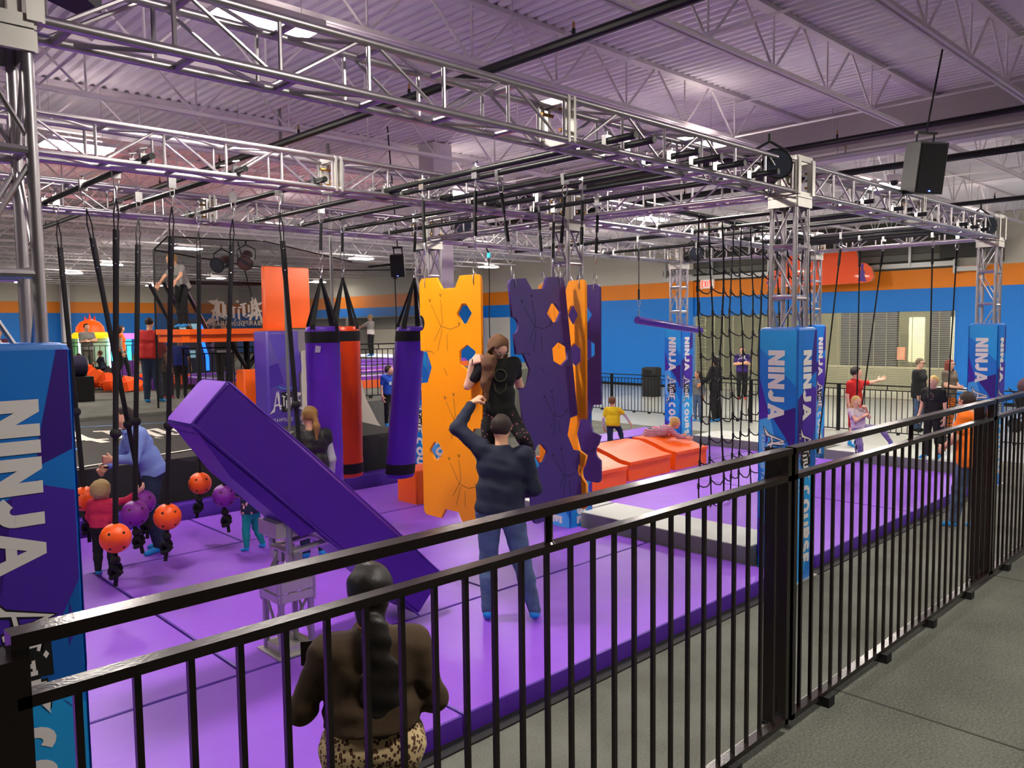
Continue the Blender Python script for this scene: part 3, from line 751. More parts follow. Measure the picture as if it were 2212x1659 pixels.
bag((6.3, 8.33, 3.38, 6.3, 8.28), 6.12, 8.5, .79, 2.76, .38, mat('bag_purple_smooth', '#4e1ea8', .38), 'smooth purple punching bag at right, leaning beside the yellow board', (.14, -.13))

# ---------------------------------------------------------------- climbing boards
VL = (5.19, 5.43); VR = (6.0, 5.47)
def outline(W=.89, H=2.34, flip=False):
    r = .06
    def rc(cx, cy, a0, a1): return [(cx+r*math.cos(math.radians(a)), cy+r*math.sin(math.radians(a))) for a in np.linspace(a0, a1, 6)]
    p = []
    p += rc(W-r, r, 270, 360)                                   # bottom right, going up the right side
    p += [(W, H*.115)]+[(W-.085*math.cos(math.radians(a)), H*.16+.085*math.sin(math.radians(a))) for a in range(-60, 61, 15)]
    p += [(W, H*.24), (W-.12, H*.255), (W-.19, H*.325), (W-.12, H*.395), (W, H*.40)]
    p += rc(W-r, H-r, 0, 90)
    p += [(W*.68, H), (W*.60, H-.11), (W*.38, H-.11), (W*.29, H)]
    p += rc(r, H-r, 90, 180)
    p += [(.07*math.cos(math.radians(a)), H*.815+.08*math.sin(math.radians(a))) for a in range(90, -91, -18)]
    p += [(0, H*.70), (.10, H*.695), (.17, H*.63), (.10, H*.565), (0, H*.56)]
    p += rc(r, r, 180, 270)
    p += [(W*.3, 0), (W*.38, .1), (W*.6, .1), (W*.67, 0)]
    def hexa(cx, cy, w, h): return [(cx-w*.27, cy-h), (cx+w*.27, cy-h), (cx+w, cy), (cx+w*.27, cy+h), (cx-w*.27, cy+h), (cx-w, cy)][::-1]
    def hexv(cx, cy, w, h): return [(cx, cy-h), (cx+w, cy-h*.5), (cx+w, cy+h*.5), (cx, cy+h), (cx-w, cy+h*.5), (cx-w, cy-h*.5)][::-1]
    holes = [hexa(W*.74, H*.85, .11, .095), hexv(W*.78, H*.675, .115, .125), hexa(W*.24, H*.28, .11, .09)]
    return p, holes
def board(pL, pR, ztop, H, m, me, label, lean=(0, 0, 0)):
    """pL, pR: plan positions of the top left and right corners as seen by the camera"""
    pL = Vector((*pL, 0)); pR = Vector((*pR, 0)); U = (pR-pL); W = U.length; U.normalize()
    t = thing('climbing_board', label, 'board', ((pL.x+pR.x)/2, (pL.y+pR.y)/2, ztop), math.atan2(U.y, U.x), 'hanging climbing boards')
    t.rotation_euler = (lean[0], lean[1], math.atan2(U.y, U.x))
    p, hs = outline(W, H)
    cu = bpy.data.curves.new('board', 'CURVE'); cu.dimensions = '2D'; cu.fill_mode = 'BOTH'; cu.extrude = .0115; cu.bevel_depth = .002
    for lp in [p]+hs:
        s = cu.splines.new('POLY'); s.points.add(len(lp)-1); s.use_cyclic_u = True
        for q, (x, y) in zip(s.points, lp): q.co = (x-W/2, y-H, 0, 1)
    tmp = bpy.data.objects.new('tmp', cu); COL.objects.link(tmp)
    bpy.context.view_layer.update(); dg = bpy.context.evaluated_depsgraph_get()
    me_ = bpy.data.meshes.new_from_object(tmp.evaluated_get(dg)); bpy.data.objects.remove(tmp)
    me_.transform(Matrix.Rotation(PI/2, 4, 'X')); me_.materials.clear(); me_.materials.append(m)
    o = bpy.data.objects.new('board', me_); COL.objects.link(o); o.parent = t
    # engraved stick drawings on the camera-side face (local -Y)
    b = MB()
    def ln(pts, s=1):
        for a, c in zip(pts, pts[1:]):
            a = Vector((a[0]*W-W/2, -.0145, -a[1]*H)); c = Vector((c[0]*W-W/2, -.0145, -c[1]*H)); d = (c-a).normalized(); n_ = Vector((-d.z, 0, d.x))*.0035
            b.add([a-n_, c-n_, c+n_, a+n_], [(0, 1, 2, 3)], me)
    def man(u, v, s=1.0):
        ln([(u-.16*s, v-.09*s), (u, v), (u+.16*s, v+.012*s), (u+.3*s, v-.002)]); ln([(u, v-.11*s), (u+.03*s, v-.02), (u, v), (u-.12*s, v+.06*s)]); ln([(u+.02, v+.01), (u-.06*s, v+.1*s)]); ln([(u+.1*s, v+.03*s), (u+.1*s, v+.1*s)])
        for du, dv in ((-.18, -.1), (.0, -.12), (.3, -.002)):
            for k in (-1, 0, 1): ln([(u+du*s, v+dv*s), (u+du*s+.02*k, v+dv*s-.014)])
    man(.36, .2); man(.55, .58, .8); man(.62, .84, .9)
    ln([(.08, .30), (.2, .305), (.24, .315)]); ln([(.4, .37), (.45, .4)])
    b.build('engraving', t, False)
    return t, W
def board_ropes(t, W, pts):
    iv = t.matrix_basis.inverted()
    for u, T in pts:
        b = MB(); P = Vector((u*W-W/2, 0, -.06)); Tl = iv @ Vector(T); up = (Tl-P).normalized()
        clamp(b, Tl.x, Tl.y, Tl.z+.06); shackle(b, P+Vector((0, 0, .02)), .13, .02, 1.5); shackle(b, P+up*.12, .13, .022, .2); sling(b, Tl, P+up*.28)
        b.build('hanging_wire', t)
t, W = board((4.86, 6.33), (4.87, 5.44), 3.22, 2.34, M_YEL, M_ENG, 'nearest yellow climbing board, fully seen left of the girl')
board_ropes(t, W, [(.1, (4.87, 6.28, 4.08)), (.9, (4.87, 5.50, 4.08))])
t, W = board(VL, VR, 3.21, 2.34, M_VIO, M_ENGV, 'nearest violet climbing board, right of the girl with her foot through it', (-.066, -.063, 0))
board_ropes(t, W, [(.1, (5.1, 5.43, 4.08)), (.9, (5.72, 5.18, 4.08))])
t, W = board((6.30, 6.10), (6.08, 5.24), 3.2, 2.32, M_YEL, M_ENG, 'yellow climbing board mostly hidden behind the near violet one')
board_ropes(t, W, [(.1, (6.3, 6.1, 4.08)), (.9, (6.05, 5.25, 4.08))])
t, W = board((7.0, 6.64), (6.93, 5.76), 3.2, 2.24, M_VIO, M_ENGV, 'farthest violet climbing board at the right of the four')
board_ropes(t, W, [(.1, (7.03, 6.55, 4.08)), (.9, (7.0, 5.85, 4.08))])

# ---------------------------------------------------------------- tilting beam on its stand
t = thing('tilting_beam', 'large purple padded beam tilted up to the left on a metal pivot', 'beam', (3.35, 5.6, 1.13))
a = Vector((2.25, 2.07)); c = Vector((4.21, .19)); d = (c-a).normalized(); up = Vector((-d.y, d.x))
def BF(s, h, y): q = a+d*s+up*h; return (q.x-3.35, y, q.y-1.13)
Lb = (c-a).length; b = MB(); NS = 20
def ringb(s, i=0.0):
    r = .025
    return [BF(s, i+r, 0-0+i), BF(s, i, i+r), BF(s, i, .5-i-r), BF(s, i+r, .5-i), BF(s, .43-i-r, .5-i), BF(s, .43-i, .5-i-r), BF(s, .43-i, i+r), BF(s, .43-i-r, i)]
vs = []; ss = [(0.0, .02), (.02, 0)]+[(.02+(Lb-.04)*k/NS, 0) for k in range(1, NS+1)]+[(Lb, .02)]
for s, i in ss: vs += ringb(s, i)
fs = [(k*8+j, k*8+(j+1) % 8, k*8+8+(j+1) % 8, k*8+8+j) for k in range(len(ss)-1) for j in range(8)]
b.add(vs, fs, M_PURB); n = len(ss); b.add(ringb(0, .02), [tuple(range(7, -1, -1))], M_PUR); b.add(ringb(Lb, .02), [tuple(range(8))], M_PURB)  # raised end cap in lighter purple: its light is put into the colour
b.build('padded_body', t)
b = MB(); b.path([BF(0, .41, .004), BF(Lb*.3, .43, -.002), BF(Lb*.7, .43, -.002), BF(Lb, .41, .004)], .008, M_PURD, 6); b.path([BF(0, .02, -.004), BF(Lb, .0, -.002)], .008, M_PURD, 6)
b.path([BF(-.004, .02, .01), BF(-.004, .41, .01)], .008, M_PURD, 6); b.build('seam_piping', t)
b = MB(); b.add([BF(.1, -.004, .02), BF(.5, -.09, .05), BF(1.3, -.10, .07), BF(1.35, -.004, .02), BF(1.3, -.10, .42), BF(.5, -.09, .42), BF(.1, -.004, .45), BF(1.35, -.004, .45)], [(0, 1, 2, 3), (0, 6, 5, 1), (1, 5, 4, 2), (2, 4, 7, 3), (6, 7, 4, 5)], M_PURB); b.build('bottom_flap', t)
b = MB(); b.box(-.55, -.2, .1, .4, -.02, .1, M_ALUP); o = b.build('metal_core', t, False); o.location = (.12, 0, .0)
s_ = thing('beam_stand', 'short aluminium truss stand with angled pivot bracket under the tilting beam', 'stand', (3.08, 5.85, .15))
for sx in (-1, 1):
    for sy in (-1, 1):
        b = MB(); b.tube((sx*.13, sy*.13, .01), (sx*.13, sy*.13, .56), .026, M_ALU, 12); b.build('leg', s_)
b = MB(); b.box(-.19, .19, -.19, .19, 0, .012, M_ALUP)
for s in (-1, 1): b.box(-.13, .13, s*.13-.01, s*.13+.01, .0, .07, M_ALUP); b.box(s*.13-.01, s*.13+.01, -.13, .13, 0, .07, M_ALUP)
b.build('base_plate', s_, False)
b = MB()
for s in (-1, 1): b.tube((-.13, s*.13, .08), (.13, s*.13, .48), .012, M_ALU, 8); b.tube((s*.13, -.13, .08), (s*.13, .13, .48), .012, M_ALU, 8)
b.build('bracing', s_)
b = MB()
for z0_, z1_ in ((.44, .5), (.52, .60)):
    for s in (-1, 1): b.box(-.16, .16, s*.15-.014, s*.15+.014, z0_, z1_, M_ALUP); b.box(s*.15-.014, s*.15+.014, -.16, .16, z0_, z1_, M_ALUP)
for sx in (-1, 1):
    for sy in (-1, 1): b.tube((sx*.145, sy*.145, .42), (sx*.145, sy*.145, .61), .022, M_ALU, 10)
b.build('top_frame', s_)
b = MB()
for s in (-1, 1): b.tube((-.1, s*.12, .6), (-.02, s*.07, .78), .026, M_ALU, 10); b.tube((.1, s*.12, .6), (.02, s*.07, .78), .026, M_ALU, 10)
b.build('neck', s_)
b = MB(); b.tube((0, -.2, .80), (0, .2, .80), .034, M_ALU, 14)
for y in (-.12, 0, .12): b.box(-.06, .06, y-.03, y+.03, .735, .86, M_ALUP)
b.build('pivot', s_)
b = MB()
for s in (-1, 1):
    b.tube((-.05, s*.14, .82), (-.05, s*.14, 1.13), .028, M_ALU, 10); b.tube((-.05, s*.14, 1.14), (.30, s*.14, .86), .03, M_ALU, 10); b.tube((-.03, s*.14, .83), (.30, s*.14, .86), .026, M_ALU, 10)
b.box(-.10, .0, -.16, .16, 1.11, 1.17, M_ALUP); b.tube((-.05, -.14, .84), (-.05, .14, .84), .024, M_ALU, 10); b.tube((.3, -.14, .86), (.3, .14, .86), .026, M_ALU, 10)
b.build('tilt_bracket', s_)

# ---------------------------------------------------------------- swinging tube
t = thing('swinging_tube', 'long purple tube hanging from two wires left of the cargo net', 'tube', (10.6, 8.0, 2.82))
E2 = Vector((12.3, 7.95, 2.63))-Vector((10.6, 8, 2.82)); b = MB(); b.tube((-.05, 0, 0), E2*1.02, .062, mat('tube_purple', '#5326a8', .25, coat=.4), 20); b.build('tube', t)
for T, P in (((0, 0, 1.26), (0, 0, .2)), ((E2.x, 0, 1.26), (E2.x, E2.y, E2.z+.2))):
    b = MB(); clamp(b, T[0], T[1], T[2]+.06); sling(b, T, P); shackle(b, Vector(P)-Vector((0, 0, .08)), .12, .02); b.build('hanging_wire', t)

# ---------------------------------------------------------------- cargo net
t = thing('cargo_net', 'tall black rope cargo net hanging beside the middle column', 'net', (9.4, 6.12, 0))
b = MB(); b.tube((-1.3, -.1, 4.22), (5.6, .5, 4.22), .04, M_BLK2, 12); b.build('net_bar', t)
nv = 12; dx = .30; rng = random.Random(3); nodes = {}
nz = 13
for i in range(nv):
    for k in range(nz+1):
        z = 4.12-k*.30
        nodes[i, k] = Vector((.05+i*dx+.012*rng.uniform(-1, 1)+.06*(k/nz)*(1 if i < 3 else .3), .012*i+.03*math.sin(i*1.7+k*.6), max(.17, z+.02*rng.uniform(-1, 1))))
b = MB()
for i in range(nv): b.path([nodes[i, k] for k in range(nz+1)], .0135 if i % 4 == 2 else .0105, M_WEB, 6)
b.build('vertical_rope', t)
b = MB()
for i in range(nv-1):
    for k in range(1, nz+1):
        A, B = nodes[i, k], nodes[i+1, k]-Vector((0, 0, .035)); sag = .055+.02*math.sin(i*2.1+k)
        b.path([A, A.lerp(B, .3)-Vector((0, .02, sag*.9)), A.lerp(B, .65)-Vector((0, .02, sag)), B], .0095, M_WEB, 5)
b.build('cross_rope', t)
b = MB()
for i in range(nv):
    for k in range(1, nz): b.tube(nodes[i, k]-Vector((0, 0, .05)), nodes[i, k]+Vector((0, 0, .03)), .017, M_RUB, 6)
    A = nodes[i, 0]; b.path([A, A+Vector((.06, .02, .09)), A+Vector((.1, .0, .12))], .009, M_RUB, 5); b.path([A, A+Vector((-.05, -.03, .09))], .009, M_RUB, 5)
b.build('knot', t)

# ---------------------------------------------------------------- rope swings at right
def rope_swing(T, P, label, hook=True):
    T = Vector(T); P = Vector(P); t = thing('rope_swing', label, 'rope', T, 0, 'thin hanging ropes'); e = P-T; d = e.normalized()
    b = MB(); clamp(b, 0, 0, .07); thimble(b, d*.16, -d, .14, .028); b.build('clamp', t)
    b = MB(); b.tube(d*.16, d*.42, .02, M_RUB, 10); b.tube(d*.42, e-d*.1, .0115, M_WEB, 8); b.tube(e-d*.34, e-d*.14, .022, M_RUB, 10); b.build('rope', t)
    b = MB(); thimble(b, e-d*.12, d, .13, .03); b.build('lower_eye', t)
rope_swing((12.87, 6.22, 4.08), (12.42, 5.86, .45), 'thin rope beside the right side of the middle pad')
rope_swing((12.95, 5.71, 4.08), (12.55, 5.88, .50), 'thin rope with a free hook slanting behind the middle pad')
rope_swing((13.45, 5.62, 4.08), (13.45, 5.62, .45), 'straight rope the blonde girl in lilac leggings holds')
rope_swing((13.93, 5.42, 4.08), (13.3, 5.55, .62), 'slanting rope the blonde girl in lilac leggings leans on')
rope_swing((13.95, 4.66, 4.08), (13.85, 4.62, .45), 'rope hanging in front of the boy in the black t-shirt')
rope_swing((15.0, 4.62, 4.1), (14.9, 4.7, .4), 'rope hanging at the left of the far right pad')

# ---------------------------------------------------------------- orange stepping blocks and rolls
def step_block(x, y, w, label, h=.62, d=.95):
    t = thing('step_block', label, 'block', (x, y, .15), 0, 'orange stepping blocks')
    b = MB(); F = lambda u, v, w_: (u, d-v if False else v, w_)
    prof = [(0, 0), (d, 0), (d, h*1.05), (d*.72, h*1.02), (d*.45, h*.84), (d*.2, h*.66), (0, h*.62)]
    P = lambda y_, z_, x_: (x_, y_, z_)
    b.prism(prof, lambda u, v, w_: (w_, u, v), w, M_ORG); b.build('base', t, True)
    b = MB(); top = [(-.03, h*.62+.005), (d*.2, h*.66+.005), (d*.45, h*.84+.005), (d*.72, h*1.02+.005), (d, h*1.05+.005), (d, h*1.05+.07), (d*.7, h*1.02+.075), (d*.43, h*.84+.08), (d*.18, h*.66+.075), (-.03, h*.62+.065)]
    b.prism(top, lambda u, v, w_: (w_, u, v), w, M_ORG); b.build('top_cushion', t, True)
    return t
for i, (x, y, w, l) in enumerate([(9.05, 7.95, 1.15, 'nearest orange stepping block, right of the violet board'), (10.48, 8.12, 1.18, 'second orange stepping block, in front of the crawling girl'), (11.86, 8.15, 1.0, 'third orange stepping block, left of the cargo net foot')]):
    step_block(x, y, w, l, .42)
b = MB(); b.rbox(0, .9, 0, .5, 0, .5, M_ORG, .03); tag(b.build('foam_step', loc=(7.0, 9.3, .15)), 'small orange foam step seen between the boards behind the girl', 'block')
def roll(x0, x1, y, z, r, label):
    b = MB(); n = 16; L = x1-x0
    b.lathe([(r*.8, 0), (r, .05)]+[(r, .05+(L-.1)*k/6) for k in range(1, 7)]+[(r*.8, L)], M_PUR, n=28, axis='X'); tag(b.build('foam_roll', loc=(x0, y, z)), label, 'mat', 'purple foam rolls')
roll(8.75, 13.2, 9.25, .15+.20, .20, 'long purple foam roll directly behind the orange stepping blocks')
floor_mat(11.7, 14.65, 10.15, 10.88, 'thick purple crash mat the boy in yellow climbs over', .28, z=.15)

# ================================================================ railings
def railing(p0, p1, z, h, label, group, pitch=.1035, rail=.05, second=.115, post=True, m=M_BLK, postw=.088, bw=.0068, feet=True, stuff=False):
    a = Vector((*p0, 0)); c = Vector((*p1, 0)); L = (c-a).length; d = (c-a).normalized()
    t = thing('railing', label, 'railing', (p0[0], p0[1], z), math.atan2(d.y, d.x), group)
    w = rail/2
    b = MB(); b.box(0, L, -w, w, h-.026, h, m); b.build('top_rail', t, False)
    b = MB(); b.box(0, L, -w*.8, w*.8, h-second-.022, h-second, m); b.build('second_rail', t, False)
    b = MB(); b.box(0, L, -w*.8, w*.8, .045, .068, m)
    b.build('bottom_rail', t, False)
    for x in (0, L-.028):
        b = MB(); b.box(x, x+.028, -w*.8, w*.8, .045, h-.026, m); b.build('stile', t, False)
    n = int(round(L/pitch)); one = None
    for k in range(1, n):
        x = L*k/n
        if one is None:
            b = MB(); b.box(-bw, bw, -bw, bw, .066, h-second-.02, m); one = b.build('baluster', t, False); one.location = (x, 0, 0)
        else:
            o = one.copy(); COL.objects.link(o); o.parent = t; o.location = (x, 0, 0)
    b = MB(); b.tube((L*.485, 0, h-second), (L*.485, 0, h-.026), .013, m, 8); b.ball((L*.485, 0, h-second), .02, m, 8, (1, 1, .4)); b.build('spacer', t)
    if feet:
        for f in (.12, .36, .6, .84):
            b = MB(); b.box(L*f-.03, L*f+.03, -.045, .03, 0, .046, M_RUB); b.build('foot', t, False)
    return t
def rail_post(x, y, z, h, label, group, w=.088, m=M_BLK):
    t = thing('fence_post', label, 'post', (x, y, z), 0, group)
    b = MB(); b.box(-w/2, w/2, -w/2, w/2, .012, h, m); b.build('post', t, False)
    b = MB(); b.box(-w/2-.012, w/2+.012, -w/2-.012, w/2+.012, 0, .014, M_BLK2); b.build('base_plate', t, False)
    b = MB(); b.tube((0, -w/2-.002, h-.3), (0, -w/2-.012, h-.3), .011, M_STEEL, 10); b.build('bolt', t)
RYF = 1.59
railing((.305, RYF), (3.125, RYF), 1.0, 1.228, 'nearest black railing panel, from the left edge to the first post', 'black deck railing panels')
railing((3.155, RYF), (5.94, RYF), 1.0, 1.228, 'middle black railing panel between the two wide posts', 'black deck railing panels')
railing((5.97, RYF), (8.76, RYF), 1.0, 1.228, 'farthest seen black railing panel at the right edge', 'black deck railing panels')
railing((8.79, RYF), (11.58, RYF), 1.0, 1.228, 'black railing panel beyond the right edge', 'black deck railing panels')
rail_post(.262, RYF, 1.0, 1.19, 'black railing post at the lower left corner of the view', 'black deck railing posts')
rail_post(3.165, 1.665, 1.0, 1.19, 'wide black railing post in front of the middle blue pad', 'black deck railing posts', .062)
rail_post(5.965, 1.665, 1.0, 1.19, 'wide black railing post in front of the man in orange', 'black deck railing posts', .062)
rail_post(8.7, RYF+.075, 1.0, 1.19, 'black railing post past the right edge of the deck', 'black deck railing posts')
FG = 'far walkway railing panels'
for k in range(7):
    y0 = 18.6-2.45*k
    railing((20, y0), (20, y0-2.42), 0, 1.2, 'far black railing panel along the concrete walkway, %s' % ['farthest left, behind the dustbin', 'left of the farthest pad', 'behind the woman in black', 'right of the cargo net', 'behind the boy in red', 'in front of the woman in the cardigan', 'behind the far right pad'][k], FG, pitch=.13, m=M_BLK2, bw=.008)
    rail_post(20.0, y0+.02, 0, 1.2, 'far walkway railing post %s' % ['at the far left end', 'by the dustbin', 'behind the farthest pad', 'behind the cargo net', 'behind the boy in red', 'left of the woman in the cardigan', 'behind the boy in the black t-shirt'][k], 'far walkway posts', .07, M_BLK2)
railing((2.0, 27.5), (10.6, 27.3), 1.2, 1.2, 'black railing in front of the glowing claw machine', 'platform railings', pitch=.16, m=M_BLK2, bw=.009)
railing((6.2, 15.7), (8.9, 15.1), 1.2, 1.2, 'black railing under the orange tower platform', 'platform railings', pitch=.14, m=M_BLK2, bw=.008)
railing((9.35, 14.95), (11.0, 14.6), 1.2, 1.2, 'black railing between the orange and right purple punching bags', 'platform railings', pitch=.13, m=M_BLK2, bw=.008)
# ================================================================ people: one continuous surface per body, meshed from a distance field
def surface_nets(F, org, h):
    ins = F < 0; nx, ny, nz = F.shape
    c = ins.astype(np.int8)
    s = sum(c[i:nx-1+i, j:ny-1+j, k:nz-1+k] for i in (0, 1) for j in (0, 1) for k in (0, 1))
    act = (s > 0) & (s < 8)
    ids = -np.ones(act.shape, dtype=np.int64); A = np.argwhere(act); ids[act] = np.arange(len(A))
    acc = np.zeros((len(A), 3)); cnt = np.zeros(len(A))
    off = [(i, j, k) for i in (0, 1) for j in (0, 1) for k in (0, 1)]
    for a in off:
        for ax in range(3):
            if a[ax]: continue
            b_ = list(a); b_[ax] = 1
            fa = F[A[:, 0]+a[0], A[:, 1]+a[1], A[:, 2]+a[2]]; fb = F[A[:, 0]+b_[0], A[:, 1]+b_[1], A[:, 2]+b_[2]]
            x = (fa < 0) != (fb < 0); t = np.where(x, fa/np.where(x, fa-fb, 1), 0)
            p = np.tile(np.array(a, float), (len(A), 1)); p[:, ax] += t
            acc[x] += p[x]; cnt[x] += 1
    V = org+h*(A+acc/np.maximum(cnt, 1)[:, None])
    Q = []
    for ax in range(3):
        u, v = [(1, 2), (2, 0), (0, 1)][ax]
        sl0 = [slice(None)]*3; sl1 = [slice(None)]*3; sl0[ax] = slice(0, -1); sl1[ax] = slice(1, None)
        a, b_ = ins[tuple(sl0)], ins[tuple(sl1)]; E = np.argwhere(a != b_)
        ok = (E[:, u] > 0) & (E[:, v] > 0) & (E[:, u] < F.shape[u]-1) & (E[:, v] < F.shape[v]-1); E = E[ok]
        fl = a[tuple(E.T)]
        def g(du, dv):
            q = E.copy(); q[:, u] -= du; q[:, v] -= dv; return ids[q[:, 0], q[:, 1], q[:, 2]]
        q = np.stack([g(1, 1), g(0, 1), g(0, 0), g(1, 0)], 1)
        q[~fl] = q[~fl][:, ::-1]; Q.append(q)
    return V, np.concatenate(Q)
def field(prims, h, pad=.03, k=.03, noise=0.0, cut=None, late=()):
    """prims: (a, b, ra, rb) round cones or ('e', centre, axes 3x3, radii) ellipsoids"""
    lo = np.array([9.]*3); hi = -lo
    prims = list(prims); nf = len(prims)
    for p in prims+list(late):
        if isinstance(p[0], str): r = max(p[3]); lo = np.minimum(lo, np.array(p[1])-r); hi = np.maximum(hi, np.array(p[1])+r)
        else:
            for c, r in ((p[0], p[2]), (p[1], p[3])): lo = np.minimum(lo, np.array(c)-r); hi = np.maximum(hi, np.array(c)+r)
    lo -= pad; hi += pad; n = np.ceil((hi-lo)/h).astype(int)+1
    g = [lo[i]+h*np.arange(n[i]) for i in range(3)]
    X, Y, Z = np.meshgrid(*g, indexing='ij'); P = np.stack([X, Y, Z], -1).astype(np.float32)
    D = None
    for ip, p in enumerate(prims+list(late)):
        if ip == nf and cut is not None: D = np.maximum(D, cut(P))
        if isinstance(p[0], str):
            q = (P-np.array(p[1], np.float32)) @ np.array(p[2], np.float32).T
            r = np.array(p[3], np.float32); l = np.linalg.norm(q/r, axis=-1); d = (l-1)*min(p[3])
        else:
            a = np.array(p[0], np.float32); ab = np.array(p[1], np.float32)-a; L = max(float(ab @ ab), 1e-9)
            t = np.clip(((P-a) @ ab)/L, 0, 1)
            d = np.linalg.norm(P-a-t[..., None]*ab, axis=-1)-(p[2]+(p[3]-p[2])*t)
        kk = p[4] if len(p) > 4 else k
        if D is None: D = d
        else:
            hh = np.clip(.5+.5*(D-d)/kk, 0, 1); D = D*(1-hh)+d*hh-kk*hh*(1-hh)
    if noise: D = D+noise*(np.sin(Z*38+X*11+2*np.sin(Y*17))*np.sin(X*23+Z*9)+.5*np.sin(Z*75+Y*31+X*19))
    if cut is not None and not late: D = np.maximum(D, cut(P))
    return D, lo, h
def mesh_obj(name, parts, parent, extra=None):
    """parts: list of (V, Q, material)"""
    Vs = []; Fs = []; Ms = []; mats = []; o = 0
    for V, Q, m in parts:
        if m not in mats: mats.append(m)
        Vs.append(V); Fs += (Q+o).tolist(); Ms += [mats.index(m)]*len(Q); o += len(V)
    if extra:
        for m in extra.mats:
            if m not in mats: mats.append(m)
        Vs.append(np.array([tuple(v) for v in extra.v])); Fs += [[i+o for i in f] for f in extra.f]; Ms += [mats.index(extra.mats[k]) for k in extra.m]
    me = bpy.data.meshes.new(name); me.from_pydata(np.concatenate(Vs).tolist(), [], Fs)
    for m in mats: me.materials.append(m)
    me.polygons.foreach_set('material_index', Ms); me.polygons.foreach_set('use_smooth', [True]*len(Fs)); me.update()
    ob = bpy.data.objects.new(name, me); COL.objects.link(ob); ob.parent = parent
    return ob
V3 = lambda *a: np.array(a, float)
def nrm(v): v = np.array(v, float); return v/max(1e-9, np.linalg.norm(v))
SK1 = mat('skin_light', '#e0a986', .55, noise=.03, nscale=20); SK2 = mat('skin_tan', '#b98060', .55, noise=.03, nscale=20); SK3 = mat('skin_rosy', '#e3b096', .55, noise=.03, nscale=20)
M_EYE = mat('eye_dark', '#1d140f', .3); M_EW = mat('eye_white', '#e6ded6', .4); M_LIP = mat('lips', '#a85a4e', .5)
SOCK = mat('blue_grip_sock', '#1f8fd8', .8)
J0 = dict(pel=(0, 0, .95), che=(0, 0, 1.28), nek=(0, -.015, 1.46), hed=(0, .02, 1.62), sL=(-.175, 0, 1.40), sR=(.175, 0, 1.40), eL=(-.235, -.02, 1.12), eR=(.235, -.02, 1.12),
          wL=(-.25, .05, .88), wR=(.25, .05, .88), hL=(-.085, 0, .92), hR=(.085, 0, .92), kL=(-.10, .02, .50), kR=(.10, .02, .50), aL=(-.10, -.02, .085), aR=(.10, -.02, .085))
def hand_prims(w, d, palm, s, curl=.35, side=1):
    """five-finger hand from wrist w along d, palm normal, thumb on 'side' of the cross axis"""
    d = nrm(d); palm = nrm(np.array(palm)-d*np.dot(palm, d)); x = np.cross(palm, d)*side
    P = []; L = .085*s
    for i, o in enumerate((-.030, -.010, .010, .030)): P.append((w+x*o*.5*s, w+d*L+x*o*s, .017*s, .0125*s, .012*s))
    for i, (o, l) in enumerate(((.032, .070), (.011, .080), (-.011, .074), (-.032, .058))):
        k = w+d*L+x*o*s; a1 = curl*1.1; a2 = curl*2.4
        m = k+(d*math.cos(a1)+palm*math.sin(a1))*l*.5*s; e = m+(d*math.cos(a2)+palm*math.sin(a2))*l*.5*s
        P += [(k, m, .0098*s, .009*s, .003*s), (m, e, .009*s, .0078*s, .003*s)]
    t0 = w+d*.02*s+x*.022*s; t1 = t0+(d*.6+x*.75+palm*.25)*.042*s; t2 = t1+nrm(d*.85+x*.25+palm*(.25+curl))*.034*s
    P += [(t0, t1, .015*s, .0115*s, .006*s), (t1, t2, .0108*s, .009*s, .003*s)]
    return P
